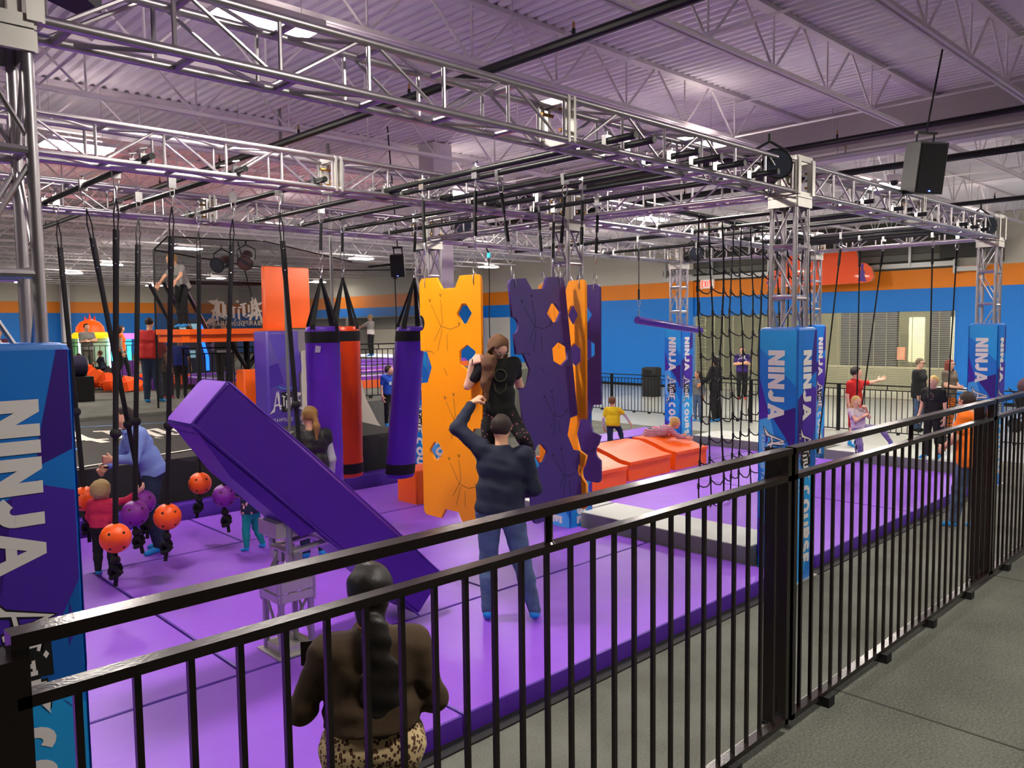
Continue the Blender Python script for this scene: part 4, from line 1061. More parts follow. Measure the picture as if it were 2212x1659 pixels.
def person(label, x, y, z, H, face, J={}, skin=SK1, top=None, sleeve=1.0, bottom=None, leg=1.0, shoe=SOCK, hair=None, style='short', hs=1.0, w=1.0, look=(0, 0), res=.017,
           cat='person', fingers=True, curl=(.4, .4), hips=1.0, glasses=False, group=None, extras=None, hem=.90, palm=None, cuff=None):
    """face: degrees clockwise from 'facing away from the camera'.  joints are for a 1.75 m figure"""
    av = nrm((x, y)); rt = np.array([av[1], -av[0]]); fr = math.cos(math.radians(face))*av+math.sin(math.radians(face))*rt
    t = thing('person', label, cat, (x, y, z), math.atan2(-fr[0], fr[1]), group)
    S = H/1.75; t.scale = (S, S, S)
    j = {k: np.array(v, float) for k, v in J0.items()}
    for k, v in J.items(): j[k] = np.array(v, float)
    r = res/S if res/S < .03 else .03
    lat = nrm(j['sR']-j['sL']); latp = nrm(j['hR']-j['hL'])
    fw = nrm(np.cross(nrm(j['nek']-j['che']), lat)); fwd = fw
    # head frame
    ya, pi_ = math.radians(look[0]), math.radians(look[1])
    hf = np.array([math.sin(ya)*math.cos(pi_), math.cos(ya)*math.cos(pi_), math.sin(pi_)]); hx = nrm(np.cross(hf, (0, 0, 1))); hu = np.cross(hx, hf)
    if abs(pi_) > 1.2: hx = lat
    hc = j['hed']; A = np.array([hx, hf, hu]); q = hs
    head = [('e', hc+hu*.015*q, A, (.076*q, .094*q, .098*q)), (hc+hf*.035*q-hu*.03*q, hc+hf*.05*q-hu*.072*q, .058*q, .036*q, .03),
            (hc+hf*.088*q+hu*.005, hc+hf*.106*q-hu*.018*q, .008*q, .013*q, .012), (hc+hx*.076*q-hu*.005, hc+hx*.079*q+hu*.015, .013*q, .016*q, .006), (hc-hx*.076*q-hu*.005, hc-hx*.079*q+hu*.015, .013*q, .016*q, .006)]
    neck = [(j['nek']-nrm(j['nek']-j['che'])*.06, hc-hu*.05*q-hf*.01, .056*w**.5, .05*q**.5)]
    def arm(s, f0, f1, e=0.0):
        S_, E_, W_ = j['s'+s], j['e'+s], j['w'+s]; P = []; L1 = np.linalg.norm(E_-S_); L2 = np.linalg.norm(W_-E_); T = L1+L2
        a, b_ = f0*T, f1*T; ww = w**.6
        if a < L1:
            p = S_+(E_-S_)*a/L1; qq = S_+(E_-S_)*min(1, b_/L1); P.append((p, qq, (.056-.016*a/L1)*ww+e, (.056-.016*min(1, b_/L1))*ww+e))
        if b_ > L1:
            p = E_+(W_-E_)*max(0, (a-L1)/L2); qq = E_+(W_-E_)*min(1, (b_-L1)/L2); P.append((p, qq, .040*ww+e, (.040-.013*min(1, (b_-L1)/L2))*ww+e))
        return P
    def legp(s, f0, f1, e=0.0):
        S_, E_, W_ = j['h'+s], j['k'+s], j['a'+s]; P = []; L1 = np.linalg.norm(E_-S_); L2 = np.linalg.norm(W_-E_); T = L1+L2; ww = w**.7
        a, b_ = f0*T, f1*T
        if a < L1: P.append((S_+(E_-S_)*a/L1, S_+(E_-S_)*min(1, b_/L1), .088*ww+e, (.088-.03*min(1, b_/L1))*ww+e))
        if b_ > L1:
            m = E_+(W_-E_)*min(.35, (b_-L1)/L2)-nrm(np.cross(W_-E_, latp))*.0
            P += [(E_, m, .056*ww+e, .054*ww+e), (m, E_+(W_-E_)*min(1, (b_-L1)/L2), .054*ww+e, .036*ww+e*1.3)]
        return P
    pel, che, nek = j['pel'], j['che'], j['nek']; wv = w
    def torso(e, low=1.0):
        sh = .62
        P = [(che-lat*.075*wv+fw*.01, che+lat*.075*wv+fw*.01, .105*wv**.8+e, .105*wv**.8+e), (che+(nek-che)*.45-lat*.10, che+(nek-che)*.45+lat*.10, .078+e, .078+e),
             ((pel+che)/2-lat*.055*wv, (pel+che)/2+lat*.055*wv, .098*wv+e, .098*wv+e), (che+(nek-che)*.5, nek+(nek-che)*.02, .08+e, .058+e),
             (j['sL']-lat*-.03, j['sL'], .06+e, .056+e), (j['sR']-lat*.03, j['sR'], .06+e, .056+e)]
        if low > 0: P += [(pel-latp*.07*wv*hips, pel+latp*.07*wv*hips, .103*wv*hips+e, .103*wv*hips+e)]
        return P
    feet = []
    for s in 'LR':
        A_ = j['a'+s]; fd = j.get('t'+s)
        fd = nrm(fd) if fd is not None else nrm(np.array([.15*(1 if s == 'R' else -1), 1, -.12]))
        feet.append((A_-fd*.02+V3(0, 0, -.025), A_+fd*.14+V3(0, 0, -.045) if j.get('t'+s) is None else A_+fd*.15, .040, .030))
        feet.append((A_+V3(0, 0, .03), A_+V3(0, 0, -.02), .038, .042))
    # body skin: head, neck, arms, legs (thin under clothes)
    body = head+neck+torso(-.02)+arm('L', .02, .98)+arm('R', .02, .98)+[(p[0], p[1], p[2]-.01, p[3]-.008) if True else p for p in legp('L', 0, .98)+legp('R', 0, .98)]
    D, lo, h = field(body, r, k=.028); V, Q = surface_nets(D, lo, h); parts = [(V, Q, skin)]
    if fingers:
        for s, sg, cl in (('L', 1, curl[0]), ('R', -1, curl[1])):
            W_, E_ = j['w'+s], j['e'+s]; d = j.get('d'+s, W_-E_); pl = (palm or {}).get(s, -lat*(-1 if s == 'L' else 1))
            hp = hand_prims(W_, d, pl, 1.08*min(1.25, hs), cl, sg)
            hp.append((W_-nrm(W_-E_)*.05, W_, .027, .024, .012))
            D, lo, h = field(hp, max(.0048, min(r*.45, .008)), pad=.012, k=.006); V, Q = surface_nets(D, lo, h); parts.append((V, Q, skin))
    ex = MB()
    for s in (-1, 1):
        e = hc+hf*.082*q+hx*.03*s*q+hu*.012*q
        ex.ball(tuple(e), .0125*q, M_EW, 10, (1, .8, .8)); ex.ball(tuple(e+hf*.007*q), .0075*q, M_EYE, 8)
        bp = hc+hf*.088*q+hu*.034*q
        ex.tube(tuple(bp+hx*.016*s*q), tuple(bp+hx*.045*s*q-hf*.008), .0035*q, hair or M_EYE, 6)
    ml = hc+hf*.086*q-hu*.052*q; ex.tube(tuple(ml-hx*.02*q-hf*.004), tuple(ml+hx*.02*q-hf*.004), .0055*q, M_LIP, 8)
    mesh_obj('body', parts, t, ex)
    if glasses:
        g_ = MB()
        for s in (-1, 1):
            c = hc+hf*.102*q+hx*.031*s*q+hu*.01*q
            g_.path([tuple(c+hx*.024*q*math.cos(a)+hu*.018*q*math.sin(a)) for a in [2*PI*i/14 for i in range(14)]], .0028, M_BLK2, 5, closed=True)
            g_.tube(tuple(c+hx*.024*s*q), tuple(hc+hx*.08*s*q+hu*.012), .0025, M_BLK2, 5)
        g_.build('glasses', t)
    # clothing
    if bottom is not None:
        P = [(pel-latp*.07*wv*hips, pel+latp*.07*wv*hips, .106*wv*hips+.004, .106*wv*hips+.004)]+legp('L', 0, leg, .012)+legp('R', 0, leg, .012)
        D, lo, h = field(P, r, k=.035, noise=.0022); V, Q = surface_nets(D, lo, h); mesh_obj('trousers' if leg > .7 else 'shorts', [(V, Q, bottom)], t)
    if top is not None:
        P = torso(.016, 1); LT = arm('L', 0, sleeve, .014)+arm('R', 0, sleeve, .014)
        ax = nrm(pel-che)
        hemp = pel+ax*(.95-hem)
        P.append(((pel+che)/2-latp*.07*wv, hemp+ax*.0-latp*.05*wv, .1*wv*(hips+1)/2+.014, .108*wv*hips+.014)); P.append(((pel+che)/2+latp*.07*wv, hemp+latp*.05*wv, .1*wv*(hips+1)/2+.014, .108*wv*hips+.014))
        nu = nrm(nek-che).astype(np.float32); nk = nek.astype(np.float32)
        def cut(P_):
            d_ = P_-nk; a_ = d_ @ nu; rad = np.linalg.norm(d_-a_[..., None]*nu, axis=-1)
            return np.maximum((P_-hemp.astype(np.float32)) @ ax.astype(np.float32), np.minimum(a_-.018, .115-rad))
        D, lo, h = field(P, r, k=.035, noise=.0025, cut=cut, late=LT); V, Q = surface_nets(D, lo, h); mesh_obj('shirt', [(V, Q, top)], t)
    if shoe is not None:
        D, lo, h = field(feet, r*.8, k=.02); V, Q = surface_nets(D, lo, h); mesh_obj('sock' if shoe is SOCK else 'shoe', [(V, Q, shoe)], t)
    if hair is not None:
        hp = [('e', hc+hu*.028*q-hf*.014*q, A, (.087*q, .098*q, .095*q))]
        hh_ = hc+hu*.0
        if style == 'pony': hp += [(hc-hf*.10*q+hu*.03*q, hc-hf*.13*q-hu*.10*q, .025*q, .036*q), (hc-hf*.13*q-hu*.10*q, hc-hf*.12*q-V3(0, 0, .27), .036*q, .014)]
        if style == 'long': hp += [(hc-hf*.05*q, hc-hf*.075*q-V3(0, 0, .30), .085*q, .06), (hc+hx*.07*q-hf*.01, hc+hx*.09*q-V3(0, 0, .24)+hf*.02, .034, .026), (hc-hx*.07*q-hf*.01, hc-hx*.09*q-V3(0, 0, .24)+hf*.02, .034, .026)]
        if style == 'longback': hp += [(hc-hf*.02*q, hc-hf*.035*q-V3(0, 0, .12), .086*q, .06, .05), ('e', hc-V3(-.01, .115, .20), np.eye(3), (.055, .035, .12)), ('e', hc-V3(-.03, .125, .40), np.eye(3), (.085, .03, .20))]
        if style == 'drape': hp += [(hc-hf*.05*q, hc-V3(0, .06, .10), .085*q, .07), (hc+hx*.05*q-hf*.0, hc+V3(.115, .04, -.15), .06, .055, .05), (hc+V3(.115, .04, -.15), hc+V3(.14, .02, -.34), .055, .045, .05), (hc+V3(.14, .02, -.34), hc+V3(.13, .03, -.52), .045, .018, .05), (hc+V3(.05, .09, -.05), hc+V3(.09, .08, -.28), .035, .02, .04), (hc-hx*.06*q-hf*.03, hc+V3(-.08, -.06, -.2), .045, .03)]
        if style == 'bob': hp += [(hc-hf*.03*q, hc-hf*.05*q-V3(0, 0, .09*q), .09*q, .075*q)]
        if style == 'bun': hp += [(hc-hf*.10*q+hu*.04*q, hc-hf*.12*q+hu*.03*q, .035*q, .035*q), (hc-hf*.03*q, hc-hf*.06*q-hu*.06*q, .088*q, .06*q)]
        if style == 'fluffy': hp += [('e', hc-hf*.03*q+hu*.01*q, A, (.1*q, .095*q, .1*q))]
        cF = (hc+hf*.03*q).astype(np.float32)
        def cuth(P_):
            d_ = P_-cF; f_ = d_ @ hf.astype(np.float32); u_ = d_ @ hu.astype(np.float32)
            face_ = np.minimum(np.minimum(f_, .055*q-u_), .125*q-np.linalg.norm(d_, axis=-1))
            if style in ('short',): face_ = np.maximum(face_, np.minimum(-.035*q-u_+.45*np.minimum(f_, 0)*0, f_+.075*q))
            return face_
        D, lo, h = field(hp, max(r*.7, .008), k=.03, noise=.0035, cut=cuth); V, Q = surface_nets(D, lo, h); mesh_obj('hair', [(V, Q, hair)], t)
    if extras: extras(t, j, dict(hc=hc, hf=hf, hx=hx, hu=hu, q=q, fw=fw, lat=lat))
    return t

H_DB = mat('hair_dark_brown', '#2a1c14', .6, bump=.5, bscale=180); H_BR = mat('hair_brown', '#6a4424', .55, bump=.5, bscale=180); H_BL = mat('hair_blonde', '#d9b46a', .55, bump=.5, bscale=180)
H_BK = mat('hair_black', '#17110d', .5, bump=.15, bscale=150); H_RD = mat('hair_red', '#7c2a14', .55, bump=.4, bscale=180); H_LB = mat('hair_light_brown', '#9a7238', .55, bump=.5, bscale=180); H_GR = mat('hair_grey_brown', '#6f5f4c', .6)
DENIM = mat('dark_denim', '#465a7c', .85, noise=.3, nscale=9, bump=.3, bscale=40); DENIM2 = mat('navy_denim', '#1d2b44', .85, noise=.2, nscale=8)
BLKC = mat('black_cloth', '#0d0d10', .85, noise=.1, nscale=10); NAVY = mat('navy_knit', '#1a2136', .85, noise=.15, nscale=6)
def cloth(n, c): return mat('cloth_'+n, c, .85, noise=.07, nscale=7, bump=.15, bscale=25)

def put_chest(t, j, m=None, y=.125, s=.2, z=.06):
    b = MB(); wht, blk = LOGO
    F = lambda e: (lambda px, py: (-(px-.5)*s*-1 if False else (.5-px)*s, y+e, 1.28+z+py*s))
    put(b, wht, F(.002), m or M_PRT); b.build('shirt_print', t, False)
# --- woman at the railing, back to the camera
leo = ramp_mat('leopard_print', 'voronoi', ['#5b3420', '#2c150e', '#cbb386'], 62, .85, (1, 1, .8), thr=[0, .30, .42])
def ex1(t, j, q):
    b = MB(); p = j['wL']+V3(-.02, .09, .05); b.box(p[0]-.01, p[0]+.05, p[1]-.004, p[1]+.004, p[2]-.02, p[2]+.09, M_BLK2); b.build('phone', t, False)
person('woman in brown top and leopard-print skirt, back to us beyond the railing', 1.86, 2.82, 0, 1.77, -4,
       dict(sL=(-.18, 0, 1.37), sR=(.18, 0, 1.37), eL=(-.29, .02, 1.13), wL=(-.26, .22, 1.17), eR=(.265, .0, 1.12), wR=(.17, .20, 1.08), dL=(.05, .2, .12)), SK2, cloth('brown', '#3f2e19'), .97,
       leo, .72, BLKC, H_BK, 'longback', .98, 1.04, (-8, -4), .0125, hips=1.22, hem=1.05, extras=ex1, glasses=True)
# --- man in dark blue, left arm up on the yellow board
person('man in a navy long-sleeved shirt and jeans reaching up to the yellow board', 4.745, 5.07, .15, 1.86, 2,
       dict(pel=(-.02, 0, .93), che=(.0, .01, 1.27), nek=(.0, .02, 1.45), hed=(.0, .05, 1.60), sL=(-.17, .02, 1.44), sR=(.19, 0, 1.38), eL=(-.37, .08, 1.60), wL=(-.25, .21, 1.80), dL=(.09, .05, .06),
            eR=(.27, .0, 1.10), wR=(.20, .20, 1.02), hL=(-.11, 0, .90), hR=(.08, 0, .90), kL=(-.12, .03, .49), aL=(-.13, -.02, .085), kR=(.16, .0, .48), aR=(.26, -.03, .085)), SK1, NAVY, .93,
       DENIM, .99, SOCK, H_DB, 'short', 1.0, 1.12, (8, 2), .0125, curl=(1.2, .5), hem=.93, palm={'L': (.5, .3, -.9)})
# --- girl climbing between the boards
spot = ramp_mat('pink_speckled_black', 'voronoi', ['#a65a72', '#0d0b0f'], 26, .85, thr=[0, .24])
skull = cloth('black_tee', '#0c0c0d')
def ex3(t, j, q):
    b = MB(); c = j['che']+q['fw']*.13
    b.path([tuple(c+V3(.06*math.cos(a), .012, .05+.06*math.sin(a))) for a in [2*PI*i/12 for i in range(12)]], .006, mat('print_olive', '#4d4a33', .8), 5, closed=True)
    b.path([tuple(c+V3(x_, .012, z_)) for x_, z_ in ((-.06, -.03), (-.05, -.09), (0, -.13), (.05, -.09), (.06, -.03))], .005, MATS['print_olive'], 5); b.build('shirt_print', t)
    b = MB(); b.path([tuple(j['wR']+V3(.0, .032*math.cos(a), .032*math.sin(a))) for a in [2*PI*i/10 for i in range(10)]], .006, M_BLK2, 5, closed=True); b.build('bracelet', t)
person('girl with long brown hair in black climbing between the yellow and violet boards', 5.02, 5.40, 1.12, 1.62, 172,
       dict(pel=(0, 0, .93), che=(.0, .02, 1.25), nek=(.0, .05, 1.43), hed=(.0, .10, 1.55), sL=(-.16, .03, 1.38), sR=(.16, .03, 1.36), eR=(.30, -.02, 1.17), wR=(.26, .03, 1.41), dR=(-.10, .08, .05),
            eL=(-.24, -.15, 1.16), wL=(-.33, -.22, 1.0), hL=(-.09, 0, .90), hR=(.09, 0, .90), kL=(-.22, .20, .66), aL=(-.33, .02, .44), tL=(-.15, .9, -.45), kR=(.12, .12, .52), aR=(.10, -.04, .14)), SK3, skull, .28,
       spot, .97, SOCK, H_BR, 'drape', 1.04, .9, (-20, -52), .0125, curl=(.6, 1.0), glasses=True, hem=.90, extras=ex3)
# --- ponytail woman in a quilted vest
vest = mat('quilted_black_vest', '#17171b', .5, bump=.8, bscale=14)
person('woman with a long blonde ponytail in a black quilted vest beside the punching bags', 4.55, 8.0, .15, 1.74, -18, dict(eL=(-.24, .02, 1.13), wL=(-.20, .16, .95)), SK1, vest, .12, DENIM2, .99, SOCK, H_LB, 'pony', 1.0, 1.05, (-18, 0), .014,
       extras=lambda t, j, q: mesh_obj('sleeve', [(*surface_nets(*field([(j['s'+s], j['e'+s], .058, .05) for s in 'LR']+[(j['e'+s], j['w'+s], .048, .035) for s in 'LR'], .014, k=.02)), cloth('pale_grey', '#b9bcc0'))], t), hem=.86)
# --- woman in light blue hoodie
hood = mat('light_blue_fleece', '#7f98d8', .9, noise=.05, nscale=6, bump=.2, bscale=30)
def ex5(t, j, q):
    P = [(j['nek']+V3(-.06, -.05, .0), j['nek']+V3(.06, -.05, .0), .05, .05), (j['nek']+V3(-.08, 0, .0), j['nek']+V3(-.03, .07, -.03), .03, .025), (j['nek']+V3(.08, 0, .0), j['nek']+V3(.03, .07, -.03), .03, .025)]
    D, lo, h = field(P, .012, k=.04); mesh_obj('hood', [(*surface_nets(D, lo, h), hood)], t)
    b = MB(); b.box(j['wR'][0]-.03, j['wR'][0]+.03, j['wR'][1]-.03, j['wR'][1]+.03, j['wR'][2]-.0, j['wR'][2]+.02, M_BLK2); b.build('watch', t)
person('woman in a light blue hoodie and jeans leaning among the ball ropes', 3.36, 9.60, .15, 1.84, -105,
       dict(pel=(0, -.02, .93), che=(.0, .10, 1.24), nek=(.0, .18, 1.40), hed=(.0, .25, 1.53), sL=(-.17, .13, 1.35), sR=(.17, .13, 1.35), eL=(-.25, .22, 1.10), wL=(-.12, .40, 1.10), eR=(.26, .22, 1.08), wR=(.14, .42, .98),
            kL=(-.12, .05, .50), aL=(-.10, -.03, .085), kR=(.1, .0, .5), aR=(.12, -.14, .085)), SK1, hood, .9, DENIM2, .99, SOCK, H_DB, 'bob', 1.0, 1.14, (-20, -15), .014, extras=ex5, curl=(.8, .8))
# --- toddlers
person('toddler with curly fair hair in a pink top and black trousers reaching for a rope', 2.66, 9.05, .15, 1.05, 25,
       dict(nek=(0, .0, 1.36), hed=(0, .03, 1.52), che=(0, 0, 1.2), sL=(-.17, 0, 1.30), sR=(.17, 0, 1.30), eR=(.35, .16, 1.30), wR=(.50, .26, 1.42), eL=(-.26, .05, 1.05), wL=(-.24, .12, .88), pel=(0, 0, .85), hL=(-.09, 0, .82), hR=(.09, 0, .82), kL=(-.12, .03, .45), kR=(.12, .03, .45), aL=(-.12, 0, .09), aR=(.12, .02, .09)),
       SK3, cloth('pink', '#c9244e'), .95, BLKC, .98, SOCK, mat('hair_sandy', '#b39662', .7, bump=.6, bscale=60), 'fluffy', 1.7, 1.22, (10, 0), .011, hem=.98)
flor = ramp_mat('floral_navy', 'noise', ['#1b2444', '#d98b92', '#e9d3c4'], 13, .85, thr=[0, .58, .66], detail=1)
person('toddler with brown hair in a flowered navy shirt and teal leggings', 4.20, 8.80, .15, .99, -38,
       dict(nek=(0, .02, 1.34), hed=(-.02, .07, 1.50), che=(0, 0, 1.18), sL=(-.17, 0, 1.28), sR=(.17, 0, 1.28), eL=(-.22, .18, 1.18), wL=(-.08, .30, 1.26), eR=(.22, .18, 1.16), wR=(.08, .30, 1.22), pel=(0, 0, .85), hL=(-.09, 0, .82), hR=(.09, 0, .82), kL=(-.12, .03, .45), kR=(.14, .03, .45), aL=(-.14, 0, .09), aR=(.22, -.08, .09)),
       SK1, flor, .5, cloth('teal', '#0d8f92'), .95, SOCK, H_BR, 'bob', 1.42, 1.2, (0, -18), .011, hem=.9)
# --- boy in yellow
def lsl(c):
    return lambda t, j, q: mesh_obj('undersleeve', [(*surface_nets(*field([(j['e'+s]+(j['s'+s]-j['e'+s])*.4, j['e'+s], .048, .044) for s in 'LR']+[(j['e'+s], j['w'+s], .044, .033) for s in 'LR'], .014, k=.02)), c)], t)
person('boy in a yellow t-shirt over a white long sleeve stepping up behind the orange blocks', 12.30, 9.92, .15, 1.22, 8,
       dict(nek=(0, .02, 1.40), hed=(-.02, .04, 1.56), che=(0, .03, 1.22), sL=(-.17, 0, 1.33), sR=(.17, 0, 1.33), eR=(.33, .05, 1.20), wR=(.46, .10, .98), eL=(-.27, .0, 1.08), wL=(-.27, .1, .85), kR=(.16, .28, .72), aR=(.26, .15, .40), kL=(-.08, .03, .46)),
       SK1, cloth('yellow', '#d8b800'), .3, DENIM2, .99, SOCK, H_BR, 'short', 1.25, 1.1, (0, 0), .016, extras=lsl(cloth('white', '#cfc8d0')), hem=.86)
stripe = ramp_mat('pink_grey_stripes', 'wave', ['#d9638a', '#e9dde0', '#55505a'], 7, .85, distort=.4, thr=[0, .4, .72])
person('blonde girl in a pink and grey striped top crawling over the orange blocks', 12.40, 8.85, .36, 1.35, 78,
       dict(pel=(0, -.30, .42), che=(0, .05, .50), nek=(0, .24, .60), hed=(0, .36, .68), sL=(-.16, .18, .55), sR=(.16, .18, .55), eL=(-.2, .36, .38), wL=(-.18, .55, .34), eR=(.2, .38, .38), wR=(.18, .58, .34), hL=(-.09, -.32, .38), hR=(.09, -.32, .38), kL=(-.13, -.30, .05), kR=(.13, -.25, .05), aL=(-.12, -.65, .05), aR=(.12, -.62, .05), tL=(0, -1, 0), tR=(0, -1, 0)),
       SK3, stripe, .95, stripe, .98, None, H_BL, 'pony', 1.3, 1.1, (-30, -10), .016, hem=.90)
# --- right-hand group
person('child in a grey sweater and jeans holding the hand of the woman in black', 19.35, 12.55, 0, 1.42, -150, {}, SK2, cloth('grey_sweater', '#5c5f66'), .9, DENIM, .99, SOCK, H_DB, 'bun', 1.2, .95, (15, 0), .022)
person('woman in black with long dark hair behind the cargo net', 19.55, 12.10, 0, 1.86, -60, dict(eR=(.24, .05, 1.12), wR=(.22, .12, .86), eL=(-.24, .1, 1.15), wL=(-.28, .28, 1.0)), SK2, BLKC, .9, BLKC, .98, SOCK, H_BK, 'longback', 1.0, 1.12, (0, -10), .022, hem=.82)
person('staff member in a purple polo with crossed arms by the shutter', 25.9, 14.95, 0, 1.93, 180, dict(eL=(-.24, .06, 1.16), wL=(.06, .19, 1.18), eR=(.24, .06, 1.16), wR=(-.06, .21, 1.21)), SK1, cloth('purple_polo', '#3a2374'), .3, BLKC, .99, cloth('orange_sock', '#c8442c'), H_BK, 'short', 1.0, 1.0, (0, 0), .022,
       extras=lambda t, j, q: put_chest(t, j))
def print_ring(t, j, q, c='#8c8c8c'):
    b = MB(); k = j['che']+q['fw']*.128
    b.path([tuple(k+V3(.06*math.cos(a), .0, .02+.07*math.sin(a))) for a in [2*PI*i/12 for i in range(12)]], .004, mat('print_grey', c, .8), 5, closed=True)
    b.path([tuple(k+V3(x_, .002, z_)) for x_, z_ in ((-.03, .0), (.0, .05), (.03, .03))], .004, mat('print_red', '#8a3030', .8), 5); b.build('shirt_print', t)
person('boy in a red t-shirt and red shorts pointing to the right', 15.5, 6.52, .33, 1.57, 128, dict(hed=(-.0, .03, 1.60), sR=(.16, 0, 1.36), sL=(-.16, 0, 1.36), eL=(-.40, .10, 1.38), wL=(-.62, .12, 1.42), eR=(.22, -.02, 1.10), wR=(.22, .05, .86)), SK3, cloth('red', '#c01a18'), .33,
       cloth('red_shorts', '#b8151c'), .52, SOCK, H_DB, 'short', 1.15, .95, (-45, 0), .018, curl=(.3, .3), hem=.84)
lil = ramp_mat('lilac_leggings', 'noise', ['#6f5f9c', '#8f86ad', '#5a4c88'], 30, .85, thr=[0, .5, .62])
ltop = ramp_mat('white_print_top', 'noise', ['#dcd3da', '#b99cb8'], 16, .85, thr=[0, .6])
person('blonde girl in a white top and lilac leggings swinging on the thin ropes', 13.30, 5.50, .40, 1.22, 150, dict(pel=(0, -.05, .86), che=(.07, .0, 1.14), nek=(.12, .02, 1.32), hed=(.13, .05, 1.47), sL=(-.03, .04, 1.26), sR=(.25, .02, 1.26), eL=(-.14, .16, 1.12), wL=(-.03, .22, 1.30), eR=(.22, .22, 1.05), wR=(.06, .24, 1.15), hL=(-.09, -.03, .84), hR=(.08, -.03, .84),
       kL=(-.40, .22, .86), aL=(-.62, .28, .52), kR=(.05, .12, .46), aR=(-.02, .02, .10)), SK3, ltop, .25, lil, .97, mat('blue_sock_dark', '#2448b8', .8), H_BL, 'pony', 1.28, .95, (0, -5), .016, curl=(1.2, 1.2), hem=.84)
person('woman with short brown hair in a black cardigan and jeans beyond the far railing', 21.0, 7.25, 0, 1.84, 115, dict(eR=(.22, 0, 1.12), wR=(.2, .08, .88)), SK3, cloth('black_cardigan', '#16191a'), .95, DENIM, .98, BLKC, H_GR, 'short', 1.0, 1.15, (0, 0), .022, glasses=True, hem=.80)
tig = ramp_mat('tiger_print', 'wave', ['#e8791a', '#1a0f08'], 6, .85, distort=9, thr=[0, .68])
person('woman with red hair in a taupe top and tiger-striped trousers', 21.6, 6.75, 0, 1.80, 120, dict(eR=(.23, .06, 1.12), wR=(.1, .22, 1.08), eL=(-.23, .06, 1.12), wL=(-.1, .24, 1.08)), SK3, cloth('taupe', '#6f6458'), .35, tig, .98, SOCK, H_RD, 'long', 1.0, 1.12, (0, 0), .022, glasses=True, hem=.82)
person('boy with fair quiff in a black printed t-shirt and black trousers', 15.05, 4.95, .33, 1.47, 205, dict(hed=(0, .03, 1.60), eR=(.23, .0, 1.10), wR=(.24, .10, .90), eL=(-.25, .0, 1.12), wL=(-.27, .06, .88), aR=(.13, .05, .085), aL=(-.1, -.12, .085)), SK3, BLKC, .33, BLKC, .98, SOCK, H_BL, 'short', 1.2, 1.0, (0, 0), .016,
       extras=print_ring, hem=.84)
person('man in a bright orange t-shirt and jeans standing beyond the railing at right', 11.55, 3.30, 0, 1.88, -55, dict(pel=(0, 0, .93), che=(.0, .03, 1.25), nek=(.0, .05, 1.42), hed=(.0, .10, 1.57), eL=(-.24, .06, 1.14), wL=(-.20, .24, 1.0), eR=(.24, .0, 1.12), wR=(.2, .16, .95), aL=(-.11, .14, .085), kL=(-.1, .1, .5)), SK1, cloth('bright_orange', '#ff7a10'), .34,
       DENIM, .99, SOCK, H_DB, 'short', 1.02, 1.2, (0, -6), .016, glasses=True, hem=.80)
# --- left-hand platform
person('man in a red sweater and dark jeans walking away on the raised carpet', 6.28, 17.6, 1.2, 1.84, 22, dict(eL=(-.23, 0, 1.12), eR=(.25, .0, 1.13), wR=(.27, .08, .9), aR=(.12, .12, .085)), SK1, cloth('red_sweater', '#b42020'), .7, DENIM2, .99, SOCK, H_DB, 'short', .95, 1.25, (10, 0), .022)
person('toddler in dark trousers walking in front of the man in red', 6.95, 18.5, 1.2, 1.15, 170, dict(kL=(-.1, .15, .5), aL=(-.1, .22, .1)), SK3, cloth('striped_brown', '#5a4638'), .9, BLKC, .98, cloth('red_shoe', '#a02040'), H_BL, 'fluffy', 1.3, 1.0, (0, 0), .024)
person('boy in a royal blue t-shirt beneath the orange tower platform', 7.10, 18.1, 1.2, 1.42, 15, {}, SK1, cloth('royal_blue', '#1c3fb0'), .35, BLKC, .98, BLKC, H_DB, 'short', 1.15, 1.0, (0, 0), .024)
person('walker in an orange and grey top with dark hair', 8.55, 26.4, 1.2, 1.72, 95, dict(kL=(-.1, .14, .5), aL=(-.1, .2, .1), kR=(.1, -.02, .5), aR=(.1, -.22, .14)), SK1, cloth('orange_tee', '#e8691c'), .4, BLKC, .98, SOCK, H_DB, 'bob', .98, 1.0, (0, -10), .028,
       extras=lambda t, j, q: mesh_obj('grey_cardigan', [(*surface_nets(*field([(j['sR'], j['eR'], .07, .06), (j['eR'], j['wR'], .055, .045), (j['sR']+V3(-.03, -.06, -.05), j['pel']+V3(.06, -.07, -.05), .085, .09)], .028, k=.03)), cloth('grey_knit', '#8c8880'))], t))
person('man in a grey t-shirt standing by the claw machine with folded arms', 8.0, 27.9, 1.2, 1.80, 150, dict(eL=(-.24, .06, 1.16), wL=(.06, .19, 1.18), eR=(.24, .06, 1.16), wR=(-.06, .21, 1.21)), SK1, cloth('grey_tee', '#7b7a74'), .35, cloth('olive_grey', '#5c5a50'), .98, BLKC, H_DB, 'short', .98, 1.0, (0, 0), .028)
sit = dict(pel=(0, -.05, .50), che=(0, 0, .80), nek=(0, .02, .98), hed=(0, .04, 1.14), sL=(-.16, .0, .92), sR=(.16, 0, .92), eL=(-.22, .12, .72), wL=(-.10, .30, .70), eR=(.22, .12, .72), wR=(.1, .30, .72), hL=(-.09, 0, .46), hR=(.09, 0, .46), kL=(-.1, .38, .46), kR=(.1, .38, .46), aL=(-.1, .38, .08), aR=(.1, .38, .08))
person('seated child in black facing right in front of the claw machine', 7.75, 28.0, 1.2, 1.15, 70, sit, SK1, BLKC, .5, cloth('plaid', '#a89a94'), .98, BLKC, H_BR, 'short', 1.2, 1.1, (0, 0), .028)
